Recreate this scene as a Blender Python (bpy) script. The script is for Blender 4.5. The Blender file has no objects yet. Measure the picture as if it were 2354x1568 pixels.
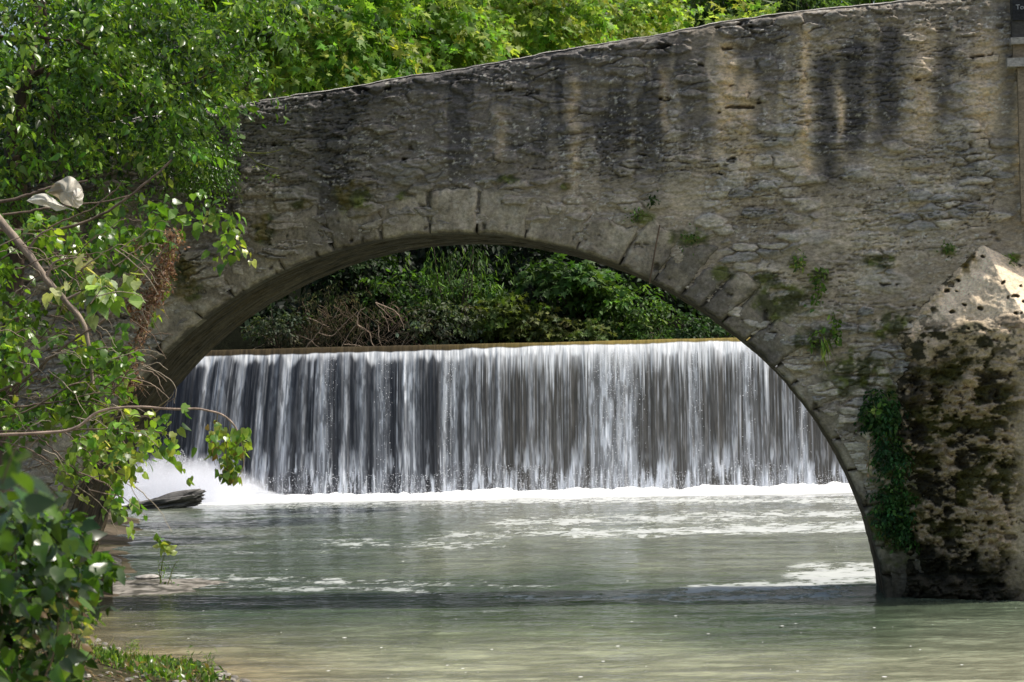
import bpy, math
import numpy as np
from mathutils import Matrix

rng = np.random.default_rng(7)
scene = bpy.context.scene
C = scene.collection
R_ = math.radians

# ------------------------------------------------------------------ camera
F = 2560.0                      # focal length in pixels of a 1024 wide frame (90 mm)
H = 3.55                        # eye height above the river
K = 2353.0 / 1024.0             # measuring scale of the photograph
def unit(v): v = np.asarray(v, float); return v / np.linalg.norm(v)
_vp = unit(((757 - 512) / F, -(409 - 341) / F, -1.0))
_e = np.array((math.cos(R_(1.2)), math.sin(R_(1.2)), 0.0))
_n = unit(np.cross(_e, _vp)); _n = _n if _n[1] > 0 else -_n
_n = unit(_n - _vp * np.dot(_n, _vp))
ROT = np.array([np.cross(_vp, _n), _vp, _n])       # rows: world axes seen in camera space
def S(x, y, Y):
    """world point at depth Y seen at measured photo position x, y"""
    x = np.asarray(x, float) / K; y = np.asarray(y, float) / K
    d = np.stack(np.broadcast_arrays((x - 512) / F, -(y - 341) / F, -1.0 + 0 * x), -1)
    w = d @ ROT.T
    t = np.asarray(Y, float) / w[..., 1]
    return w * t[..., None] + np.array((0, 0, H))
def proj(P):
    q = (np.asarray(P, float) - np.array((0, 0, H))) @ ROT
    return (512 + F * q[..., 0] / -q[..., 2]) * K, (341 - F * q[..., 1] / -q[..., 2]) * K

cam_d = bpy.data.cameras.new('camera'); cam = bpy.data.objects.new('camera', cam_d); C.objects.link(cam)
cam_d.lens = 90; cam_d.sensor_width = 36; cam_d.clip_start = 0.1; cam_d.clip_end = 2000
M = Matrix([list(r) + [0] for r in ROT] + [[0, 0, 0, 1]]); M.translation = (0, 0, H)
cam.matrix_world = M
cam_d.dof.use_dof = True; cam_d.dof.focus_distance = 62; cam_d.dof.aperture_fstop = 5.0
scene.camera = cam

# ------------------------------------------------------------------ light
SUN_EL, SUN_AZ = R_(58), R_(84)      # azimuth measured from +Y (upstream) towards +X
w = bpy.data.worlds.new('World'); scene.world = w; w.use_nodes = True
nt = w.node_tree; bg = nt.nodes['Background']
sky = nt.nodes.new('ShaderNodeTexSky'); sky.sky_type = 'NISHITA'; sky.sun_disc = False
sky.dust_density = 4.0; sky.air_density = 1.2; sky.ozone_density = 0.6; sky.sun_elevation = SUN_EL; sky.sun_rotation = SUN_AZ
nt.links.new(sky.outputs[0], bg.inputs[0]); bg.inputs[1].default_value = 0.15
sd = bpy.data.lights.new('sun', 'SUN'); sd.energy = 4.6; sd.angle = R_(0.53); sd.color = (1.0, 0.95, 0.86)
so = bpy.data.objects.new('sun', sd); C.objects.link(so)
sv = np.array((math.sin(SUN_AZ) * math.cos(SUN_EL), math.cos(SUN_AZ) * math.cos(SUN_EL), math.sin(SUN_EL)))
from mathutils import Vector
so.rotation_euler = Vector(sv).to_track_quat('Z', 'Y').to_euler(); so.location = (20, 40, 60)
scene.view_settings.view_transform = 'Standard'; scene.view_settings.look = 'None'
scene.view_settings.exposure = 0; scene.view_settings.gamma = 1
cy = scene.cycles
cy.max_bounces = 6; cy.diffuse_bounces = 3; cy.glossy_bounces = 3; cy.transmission_bounces = 3; cy.transparent_max_bounces = 6
cy.volume_bounces = 4; cy.caustics_reflective = False; cy.caustics_refractive = False; cy.sample_clamp_indirect = 4
cy.use_denoising = True

# ------------------------------------------------------------------ numpy noise
def _h(ix, iy, s):
    h = (ix.astype(np.int64) * 374761393 + iy.astype(np.int64) * 668265263 + s * 974711) & 0xFFFFFFFF
    h = ((h ^ (h >> 13)) * 1274126177) & 0xFFFFFFFF
    h = ((h ^ (h >> 16)) * 2246822519) & 0xFFFFFFFF
    return ((h ^ (h >> 15)) & 0xFFFFFF) / float(0xFFFFFF)
def vn(x, y, s=0):
    ix = np.floor(x); iy = np.floor(y); fx = x - ix; fy = y - iy
    fx = fx * fx * fx * (fx * (fx * 6 - 15) + 10); fy = fy * fy * fy * (fy * (fy * 6 - 15) + 10)
    a = _h(ix, iy, s); b = _h(ix + 1, iy, s); c = _h(ix, iy + 1, s); d = _h(ix + 1, iy + 1, s)
    return (a * (1 - fx) + b * fx) * (1 - fy) + (c * (1 - fx) + d * fx) * fy
def fbm(x, y, o=4, s=0, g=0.5):
    t = 0; a = 1.0; n = 0
    for i in range(o):
        t = t + a * vn(x * 2 ** i + 17.3 * i, y * 2 ** i - 9.1 * i, s + i * 31); n += a; a *= g
    return t / n
def voro(x, y, s=0):
    ix = np.floor(x); iy = np.floor(y)
    f1 = np.full(x.shape, 9.0); f2 = f1.copy(); cid = np.zeros(x.shape)
    for dx in (-1, 0, 1):
        for dy in (-1, 0, 1):
            cx = ix + dx; cyy = iy + dy
            px = cx + 0.1 + 0.8 * _h(cx, cyy, s); py = cyy + 0.1 + 0.8 * _h(cx, cyy, s + 5)
            d = np.hypot(px - x, py - y); r = _h(cx, cyy, s + 9)
            nf2 = np.where(d < f1, f1, np.minimum(f2, d))
            cid = np.where(d < f1, r, cid); f1 = np.minimum(f1, d); f2 = nf2
    return f1, f2, cid
def ss(a, b, x): t = np.clip((x - a) / (b - a), 0, 1); return t * t * (3 - 2 * t)
def mix(a, b, t): return a + (b - a) * (np.asarray(t)[..., None] if np.ndim(a) > np.ndim(t) or np.ndim(b) > np.ndim(t) or (np.ndim(a) == 1 and np.ndim(t) > 0) else t)
def rgb(*c): return np.array(c, float)
def lerp3(a, b, t): return np.asarray(a) + (np.asarray(b) - np.asarray(a)) * np.asarray(t)[..., None]

# ------------------------------------------------------------------ object helpers
def props(o, label=None, cat=None, group=None, kind=None):
    if label: o['label'] = label
    if cat: o['category'] = cat
    if group: o['group'] = group
    if kind: o['kind'] = kind
    return o
def thing(name, loc, label, cat, group=None):
    o = bpy.data.objects.new(name, None); C.objects.link(o); o.location = tuple(float(v) for v in loc)
    o.empty_display_size = 0.3
    return props(o, label, cat, group)
def mk(name, V, faces, mat, parent=None, col=None, attrs=None, smooth=False):
    """one mesh object from world-space vertices; faces: list of (n,3) / (n,4) index arrays"""
    V = np.asarray(V, np.float64).reshape(-1, 3)
    p = parent
    while p is not None:
        V = V - np.array(p.location); p = p.parent
    me = bpy.data.meshes.new(name)
    faces = [np.asarray(f, np.int32) for f in faces if len(f)]
    me.vertices.add(len(V)); me.vertices.foreach_set('co', V.astype(np.float32).ravel())
    nl = sum(f.size for f in faces); npoly = sum(len(f) for f in faces)
    me.loops.add(nl); me.polygons.add(npoly)
    me.loops.foreach_set('vertex_index', np.concatenate([f.ravel() for f in faces]))
    tot = np.concatenate([np.full(len(f), f.shape[1], np.int32) for f in faces])
    me.polygons.foreach_set('loop_start', np.concatenate(([0], np.cumsum(tot)[:-1])).astype(np.int32))
    if smooth: me.polygons.foreach_set('use_smooth', np.ones(npoly, bool))
    me.update(calc_edges=True)
    if col is not None:
        a = me.color_attributes.new('tint', 'FLOAT_COLOR', 'POINT')
        c = np.ones((len(V), 4), np.float32); c[:, :3] = np.asarray(col).reshape(-1, 3)
        a.data.foreach_set('color', c.ravel())
    for k, v in (attrs or {}).items():
        a = me.attributes.new(k, 'FLOAT', 'POINT'); a.data.foreach_set('value', np.asarray(v, np.float32).ravel())
    me.materials.append(mat)
    o = bpy.data.objects.new(name, me); C.objects.link(o)
    if parent is not None: o.parent = parent
    return o
def grid_faces(ny, nx, mask=None):
    i = np.arange(ny * nx).reshape(ny, nx)
    q = np.stack((i[:-1, :-1], i[:-1, 1:], i[1:, 1:], i[1:, :-1]), -1)
    return q[mask] if mask is not None else q.reshape(-1, 4)
def compact(V, faces, *arrs):
    used = np.unique(faces); m = np.full(len(V), -1); m[used] = np.arange(len(used))
    return (V[used], m[faces]) + tuple(a[used] for a in arrs)

class Bag:
    """collects tubes and leaves into one mesh"""
    def __init__(s): s.v = []; s.t = []; s.q = []; s.c = []; s.n = 0
    def add(s, V, tris=None, quads=None, col=(0.1, 0.1, 0.1)):
        V = np.asarray(V, float).reshape(-1, 3)
        s.v.append(V)
        c = np.asarray(col, float)
        s.c.append(np.broadcast_to(c, V.shape) if c.ndim == 1 else c.reshape(-1, 3))
        if tris is not None and len(tris): s.t.append(np.asarray(tris) + s.n)
        if quads is not None and len(quads): s.q.append(np.asarray(quads) + s.n)
        s.n += len(V)
    def tube(s, P, r, sides=6, col=(0.1, 0.08, 0.06), wob=0.0):
        P = np.asarray(P, float); n = len(P)
        r = np.broadcast_to(np.asarray(r, float), (n,)) if np.ndim(r) == 0 or len(np.atleast_1d(r)) == n else np.interp(np.linspace(0, 1, n), np.linspace(0, 1, len(r)), r)
        T = np.gradient(P, axis=0); T /= np.linalg.norm(T, axis=1)[:, None] + 1e-9
        ref = np.array((0.13, -0.98, 0.17)); 
        A = np.cross(T, ref); A /= np.linalg.norm(A, axis=1)[:, None] + 1e-9
        B = np.cross(T, A)
        th = np.linspace(0, 2 * np.pi, sides, endpoint=False)
        rr = r[:, None] * (1 + wob * (rng.random((n, sides)) - 0.5))
        V = P[:, None, :] + rr[..., None] * (np.cos(th)[None, :, None] * A[:, None, :] + np.sin(th)[None, :, None] * B[:, None, :])
        i = np.arange(n * sides).reshape(n, sides); j = np.roll(i, -1, 1)
        q = np.stack((i[:-1], j[:-1], j[1:], i[1:]), -1).reshape(-1, 4)
        s.add(V, None, q, np.repeat(np.asarray(col, float)[None] if np.ndim(col) == 1 else col, n * sides if np.ndim(col) == 1 else sides, 0) * (0.75 + 0.5 * rng.random((n * sides, 1))))
    def leaves(s, pos, tip, nor, size, tmpl, col):
        V0, tris = tmpl
        pos = np.asarray(pos, float); n = len(pos)
        y = tip / (np.linalg.norm(tip, axis=1)[:, None] + 1e-9)
        z = nor - y * np.sum(nor * y, 1)[:, None]; z /= np.linalg.norm(z, axis=1)[:, None] + 1e-9
        x = np.cross(y, z)
        sz = np.broadcast_to(np.asarray(size, float), (n,))
        wv = 0.8 + 0.4 * rng.random(n); curl = rng.normal(-.05, 0.28, n)
        lx = V0[None, :, 0] * wv[:, None]; ly = np.broadcast_to(V0[None, :, 1], lx.shape); lz = V0[None, :, 2] + curl[:, None] * V0[None, :, 1] ** 2 * 1.2
        V = pos[:, None, :] + sz[:, None, None] * (lx[..., None] * x[:, None, :] + ly[..., None] * y[:, None, :] + lz[..., None] * z[:, None, :])
        k = len(V0)
        t = (tris[None] + (np.arange(n) * k)[:, None, None]).reshape(-1, 3)
        s.add(V, t, None, np.repeat(col, k, 0))
    def build(s, name, mat, parent=None, smooth=False, attrs=None):
        f = []
        if s.t: f.append(np.concatenate(s.t))
        if s.q: f.append(np.concatenate(s.q))
        return mk(name, np.concatenate(s.v), f, mat, parent, np.concatenate(s.c), attrs, smooth)

def spline(P, n=24):
    P = np.asarray(P, float)
    if len(P) < 3: 
        t = np.linspace(0, 1, n)[:, None]; return P[0] * (1 - t) + P[-1] * t
    Q = np.vstack((2 * P[0] - P[1], P, 2 * P[-1] - P[-2])); out = []
    per = max(2, n // (len(P) - 1))
    for i in range(1, len(Q) - 2):
        t = np.linspace(0, 1, per, endpoint=(i == len(Q) - 3))[:, None]
        a, b, c, d = Q[i - 1], Q[i], Q[i + 1], Q[i + 2]
        out.append(0.5 * (2 * b + (c - a) * t + (2 * a - 5 * b + 4 * c - d) * t ** 2 + (3 * b - a - 3 * c + d) * t ** 3))
    return np.vstack(out)
def wob(P, a, s=1.0):
    P = np.array(P); n = len(P); t = np.arange(n) * s
    o = rng.random(3) * 99
    e = np.stack([vn(t + o[i], t * 0 + o[i], 3 + i) - 0.5 for i in range(3)], -1) * 2 * a
    return P + e * np.minimum(1, np.arange(n) / 3.0)[:, None]

# leaf templates: x width, y length (base at 0), z lift
def tmpl(pts, fold=0.12):
    pts = np.array(pts, float); mid = np.array([[0, 0.0], [0, 0.5], [0, 1.0]])
    return pts, mid
OVAL = (np.array([(0, 0, 0), (-.2, .28, .06), (-.24, .55, .07), (0, 1, -.04), (.24, .55, .07), (.2, .28, .06), (0, .45, 0)], float),
        np.array([(0, 6, 1), (1, 6, 2), (2, 6, 3), (3, 6, 4), (4, 6, 5), (5, 6, 0)]))
HEART = (np.array([(0, 0, 0), (-.22, -.1, .03), (-.42, .12, .05), (-.4, .42, .05), (-.18, .78, .02), (0, 1, -.06), (.18, .78, .02), (.4, .42, .05), (.42, .12, .05), (.22, -.1, .03), (0, .4, 0)], float),
         np.array([(i, 10, i + 1) for i in range(9)] + [(9, 10, 0)]))
_mp = [(0, 0), (-.1, .12), (-.48, .08), (-.3, .3), (-.56, .62), (-.2, .55), (-.12, .75), (0, 1.05), (.12, .75), (.2, .55), (.56, .62), (.3, .3), (.48, .08), (.1, .12)]
MAPLE = (np.array([(a, b, 0.12 * abs(a) - 0.1 * b * b) for a, b in _mp] + [(0, .4, 0)], float), np.array([(i, 14, (i + 1) % 14) for i in range(14)]))
LANCE = (np.array([(0, 0, 0), (-.07, .35, .02), (0, 1, -.16), (.07, .35, .02)], float), np.array([(0, 2, 1), (0, 3, 2)]))
DIAM = (np.array([(0, 0, 0), (-.27, .5, .06), (0, 1, -.06), (.27, .5, .06)], float), np.array([(0, 2, 1), (0, 3, 2)]))
BLADE = (np.array([(-.02, 0, 0), (.02, 0, 0), (.018, .5, -.02), (-.018, .5, -.02), (0, 1, -.22)], float), np.array([(0, 1, 2), (0, 2, 3), (3, 2, 4)]))

def randdir(n):
    v = rng.normal(size=(n, 3)); return v / np.linalg.norm(v, axis=1)[:, None]
def pick(pal, n, var=0.25):
    pal = np.array(pal, float); c = pal[rng.integers(0, len(pal), n)]
    return np.clip(c * (1 + var * rng.normal(size=(n, 1))) * (1 + 0.08 * rng.normal(size=(n, 3))), 0.004, 0.9)

def sprays(bag, cen, out, n_leaf, length, lsize, tm, pal, droop=0.35, flat=0.35, spread=0.55, twig=None, twig_r=0.008, upn=1.0):
    """leafy sprays: from each centre a twig runs along out, leaves alternate on both sides"""
    m = len(cen)
    out = out + 0.25 * randdir(m); out[:, 2] -= droop * 0.4
    out /= np.linalg.norm(out, axis=1)[:, None]
    L = length * (0.6 + 0.8 * rng.random(m))
    t = np.tile((np.arange(n_leaf) + 0.5) / n_leaf, (m, 1)) + rng.normal(0, 0.05, (m, n_leaf))
    side = np.where(np.arange(n_leaf) % 2, 1.0, -1.0)[None] * (0.5 + 0.7 * rng.random((m, n_leaf)))
    latv = np.cross(out, np.array((0, 0, 1.0))) ; latv /= np.linalg.norm(latv, axis=1)[:, None] + 1e-6
    upv = np.cross(latv, out)
    pos = cen[:, None] + out[:, None] * (t * L[:, None])[..., None]
    pos = pos + np.array((0, 0, -1.0)) * (droop * (t ** 2) * L[:, None])[..., None]
    pos = pos + latv[:, None] * (side * spread * 0.35 * L[:, None] * (1 - 0.45 * t))[..., None] + rng.normal(0, 0.06, pos.shape) * length
    tip = out[:, None] * 0.6 + latv[:, None] * side[..., None] + np.array((0, 0, -0.3 - droop)) + rng.normal(0, flat, pos.shape)
    nor = upv[:, None] * upn + rng.normal(0, flat, pos.shape)
    sz = lsize * (0.55 + 0.8 * rng.random(m * n_leaf))
    base = np.repeat(pick(pal, m, 0.22), n_leaf, 0) * (1 + 0.18 * rng.normal(size=(m * n_leaf, 1)))
    bag.leaves(pos.reshape(-1, 3), tip.reshape(-1, 3), nor.reshape(-1, 3), sz, tm, np.clip(base, 0.004, 0.9))
    if twig is not None:
        for i in range(m):
            tt = np.linspace(0, 1, 5)[:, None]
            P = cen[i] + out[i] * tt * L[i] + np.array((0, 0, -1.0)) * droop * tt ** 2 * L[i]
            twig.tube(P, np.linspace(twig_r, twig_r * 0.3, 5), 4, (0.09, 0.075, 0.05))

# ------------------------------------------------------------------ materials
def newmat(name):
    m = bpy.data.materials.new(name); m.use_nodes = True; n = m.node_tree.nodes; n.clear()
    o = n.new('ShaderNodeOutputMaterial'); return m, m.node_tree, o
def N(nt, t, **kw):
    x = nt.nodes.new(t)
    for k, v in kw.items():
        if isinstance(v, (int, float, str, bool)) and not k.startswith('i_'): setattr(x, k, v)
    return x
def tint_noise(nt, scale, lo, hi, stretch=(1, 1, 1), detail=6):
    a = N(nt, 'ShaderNodeAttribute', attribute_name='tint')
    tc = N(nt, 'ShaderNodeTexCoord'); mp = N(nt, 'ShaderNodeMapping'); mp.inputs['Scale'].default_value = stretch
    nt.links.new(tc.outputs['Object'], mp.inputs[0])
    no = N(nt, 'ShaderNodeTexNoise'); no.inputs['Scale'].default_value = scale; no.inputs['Detail'].default_value = detail; no.inputs['Roughness'].default_value = 0.65
    nt.links.new(mp.outputs[0], no.inputs['Vector'])
    mr = N(nt, 'ShaderNodeMapRange'); mr.inputs['From Min'].default_value = 0.3; mr.inputs['From Max'].default_value = 0.7
    mr.inputs['To Min'].default_value = lo; mr.inputs['To Max'].default_value = hi
    nt.links.new(no.outputs['Fac'], mr.inputs['Value'])
    mu = N(nt, 'ShaderNodeVectorMath', operation='SCALE')
    nt.links.new(a.outputs['Color'], mu.inputs[0]); nt.links.new(mr.outputs[0], mu.inputs['Scale'])
    return mu.outputs[0], mp, no
def stone_mat(name, scale=14, bump=0.5, rough=0.9, stretch=(1, 1, 1.6), dist=0.03, lo=0.55, hi=1.45):
    m, nt, o = newmat(name)
    c, mp, no = tint_noise(nt, scale, lo, hi, stretch)
    b = N(nt, 'ShaderNodeBsdfPrincipled'); b.inputs['Roughness'].default_value = rough; b.inputs['Specular IOR Level'].default_value = 0.25
    nt.links.new(c, b.inputs['Base Color'])
    n2 = N(nt, 'ShaderNodeTexNoise'); n2.inputs['Scale'].default_value = scale * 2.2; n2.inputs['Detail'].default_value = 8; n2.inputs['Roughness'].default_value = 0.7
    nt.links.new(mp.outputs[0], n2.inputs['Vector'])
    bu = N(nt, 'ShaderNodeBump'); bu.inputs['Strength'].default_value = bump; bu.inputs['Distance'].default_value = dist
    nt.links.new(n2.outputs['Fac'], bu.inputs['Height']); nt.links.new(bu.outputs[0], b.inputs['Normal'])
    nt.links.new(b.outputs[0], o.inputs[0]); return m
def leaf_mat(name, gloss=0.42, trans=0.42, spec=0.5, tmul=(1.5, 1.55, 0.7)):
    m, nt, o = newmat(name)
    c, mp, no = tint_noise(nt, 9, 0.8, 1.2, (1, 1, 1), 2)
    b = N(nt, 'ShaderNodeBsdfPrincipled'); b.inputs['Roughness'].default_value = gloss; b.inputs['Specular IOR Level'].default_value = spec
    nt.links.new(c, b.inputs['Base Color'])
    t = N(nt, 'ShaderNodeBsdfTranslucent')
    vm = N(nt, 'ShaderNodeVectorMath', operation='MULTIPLY'); vm.inputs[1].default_value = tmul
    nt.links.new(c, vm.inputs[0]); nt.links.new(vm.outputs[0], t.inputs['Color'])
    mx = N(nt, 'ShaderNodeMixShader'); mx.inputs[0].default_value = trans
    nt.links.new(b.outputs[0], mx.inputs[1]); nt.links.new(t.outputs[0], mx.inputs[2]); nt.links.new(mx.outputs[0], o.inputs[0]); return m
def bark_mat(name, rough=0.85):
    return stone_mat(name, 9, 0.6, rough, (1, 1, 0.3), 0.02)
MAT_WALL = stone_mat('weathered_rubble_masonry', 13, 0.55, 0.92, (1, 1, 1.8), 0.035, .68, 1.72)
MAT_RING = stone_mat('cut_limestone', 17, 0.6, 0.9, (1, 1, 1), 0.03, 0.7, 1.6)
MAT_SOFF = stone_mat('damp_soffit_stone', 8, 0.6, 0.8, (1, 0.5, 1), 0.04)
MAT_CUT = stone_mat('mossy_crumbling_stone', 15, 0.6, 0.95, (1, 1, 1.2), 0.04, 0.6, 1.4)
MAT_ROCK = stone_mat('river_rock', 6, 0.8, 0.6, (1, 1, 2), 0.06)
MAT_SOIL = stone_mat('bank_soil', 3, 0.8, 0.95, (1, 1, 1), 0.1)
MAT_SOIL.node_tree.nodes['Principled BSDF'].inputs['Specular IOR Level'].default_value = 0.03
MAT_BARK = bark_mat('bark'); MAT_TWIG = bark_mat('dry_twig')
MAT_LEAF = leaf_mat('glossy_leaf', 0.30, 0.45, 0.6, (1.8, 1.8, .7))
MAT_LEAF_FAR = leaf_mat('sunlit_leaf', 0.5, 0.5, 0.35, (1.9, 1.9, .8))
MAT_SHRUB = leaf_mat('shrub_leaf', 0.55, 0.35, 0.3)
MAT_DRY = leaf_mat('dead_leaf', 0.8, 0.25, 0.1, (1.1, 1.0, 0.8))
MAT_MOSS = leaf_mat('moss', 0.9, 0.2, 0.05)

# ================================================================== BRIDGE
YB, YK = 48.0, 51.7              # front and back face of the bridge
bridge = thing('stone_bridge', S(1000, 1380, YB), 'old humpback stone bridge with one round arch over the river', 'bridge')
EDGE = np.array([(112, 1293), (140, 1205), (160, 1148), (190, 1074), (245, 975), (304, 889), (344, 845), (375, 814), (481, 728), (536, 680), (653, 618), (772, 578), (875, 551),
                 (989, 537), (1064, 535), (1150, 542), (1246, 556), (1322, 571), (1391, 595), (1460, 625), (1511, 656), (1637, 721), (1685, 760), (1764, 834), (1836, 910),
                 (1871, 958), (1908, 1006), (1940, 1060), (1960, 1104), (1976, 1145), (1993, 1200), (2010, 1256), (2024, 1310), (2034, 1373)], float)
E = S(EDGE[:, 0], EDGE[:, 1], YB)
CEN = S(1050, 1300, YB); XC, ZC = CEN[0], CEN[2]
th_pts = np.arctan2(E[:, 2] - ZC, E[:, 0] - XC); r_pts = np.hypot(E[:, 2] - ZC, E[:, 0] - XC)
coef = np.polyfit(th_pts, r_pts, 8, w=np.ones(len(r_pts)))
TH0, TH1 = th_pts[-1] - 0.09, th_pts[0] + 0.16        # right foot (below water) to left foot
def r_in(th):
    t = np.clip(th, th_pts[-1], th_pts[0]); r = np.polyval(coef, t)
    # below the springing the jambs go straight down
    r = np.where(th < th_pts[-1], r * np.cos(th_pts[-1]) / np.cos(th), r)
    return np.where(th > th_pts[0], r * np.cos(th_pts[0]) / np.cos(th), r)
TOPP = np.array([(-700, 420), (0, 318), (300, 273), (533, 239), (688, 215), (809, 196), (964, 168), (1143, 139), (1322, 107), (1581, 63), (1692, 43), (1785, 28), (1915, 14), (2073, 0), (2353, -24), (2700, -30), (3300, 10)], float)
TP = S(TOPP[:, 0], TOPP[:, 1], YB)
TPs = spline(TP, 400)
def ztop(X): return np.interp(X, TPs[:, 0], TPs[:, 2])

def blob(x, y, cx, cy, rx, ry, s=0, n=0.5):
    d = np.hypot((x - cx) / rx, (y - cy) / ry)
    return ss(1.25, 0.6, d + n * (fbm(x / 22, y / 22, 3, s) - 0.5) * 2)

STREAKS_DARK = [(1900, 130, 420, 34, .9), (1965, 90, 360, 40, 1), (2040, 60, 330, 36, 1), (1745, 60, 330, 22, .6), (2165, 0, 300, 26, .7), (1600, 90, 330, 30, .5), (2310, 0, 330, 30, .6), (1480, 110, 330, 36, .4),
                (1240, 130, 400, 60, .45), (1400, 120, 380, 40, .4), (930, 190, 380, 60, .4), (700, 230, 400, 60, .5), (1110, 190, 330, 40, .35), (2020, 290, 345, 30, .8)]
STREAKS_TAN = [(1668, 90, 330, 26, .9), (1715, 170, 400, 26, .7), (1852, 60, 400, 15, 1), (1932, 200, 320, 9, .9), (1320, 170, 420, 14, .5), (1150, 250, 380, 16, .4), (2120, 50, 330, 34, .6), (2260, 60, 330, 40, .6), (1530, 150, 330, 12, .4), (2345, 180, 420, 14, .7)]
MOSS = [(820, 455, 48, 34), (612, 520, 30, 40), (925, 452, 16, 16), (1165, 412, 30, 12), (1300, 430, 14, 10), (1580, 548, 40, 26), (1835, 606, 24, 20), (1800, 690, 70, 45), (1885, 640, 24, 20), (1960, 855, 75, 55), (2045, 745, 42, 40), (1660, 628, 26, 18),
        (2185, 575, 42, 12), (2325, 592, 26, 12), (1480, 500, 34, 18), (1870, 780, 45, 30), (1760, 640, 30, 14), (2020, 600, 40, 14), (690, 470, 24, 14), (2050, 1000, 50, 120), (2060, 1200, 70, 110), (430, 640, 36, 60)]
SLABS = [(1795, 296, 56, 11, 1), (1771, 327, 50, 10, 1), (1901, 321, 48, 11, 1), (1688, 380, 34, 11, 1), (1767, 419, 27, 15, .8), (1681, 426, 30, 16, .8), (1850, 412, 32, 11, .9), (2204, 290, 46, 18, 1), (2204, 318, 48, 10, .7), (2094, 241, 32, 12, .8), (2101, 88, 28, 8, .9), (1778, 151, 34, 12, .7),
 (1695, 146, 24, 9, .7), (2238, 206, 56, 15, .8), (1974, 395, 32, 14, .7), (1630, 509, 34, 14, 1), (2163, 443, 85, 20, .6), (2283, 381, 38, 12, .7), (1853, 471, 40, 13, .7), (1654, 182, 30, 10, .7), (1620, 220, 26, 9, .7), (1733, 225, 24, 7, .8), (1881, 172, 22, 8, .9), (1353, 351, 18, 18, .8), (916, 388, 48, 15, .7), (934, 416, 24, 9, .7),
 (992, 385, 22, 10, .5), (1119, 416, 32, 5, .9), (1102, 227, 26, 10, .5), (1157, 254, 32, 10, .5), (824, 323, 24, 11, .5), (1047, 344, 44, 6, .8), (701, 333, 30, 13, .7), (663, 443, 38, 16, .7), (533, 426, 28, 20, .7), (564, 481, 24, 13, .7), (1865, 545, 52, 18, .5), (2010, 550, 50, 15, .4), (1715, 614, 26, 9, .7), (1790, 655, 28, 8, .8), (2120, 150, 30, 20, .6), (2170, 180, 22, 14, .5), (2090, 215, 20, 12, .6), (2300, 45, 30, 20, .3), (2030, 650, 60, 22, .5)]
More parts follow.
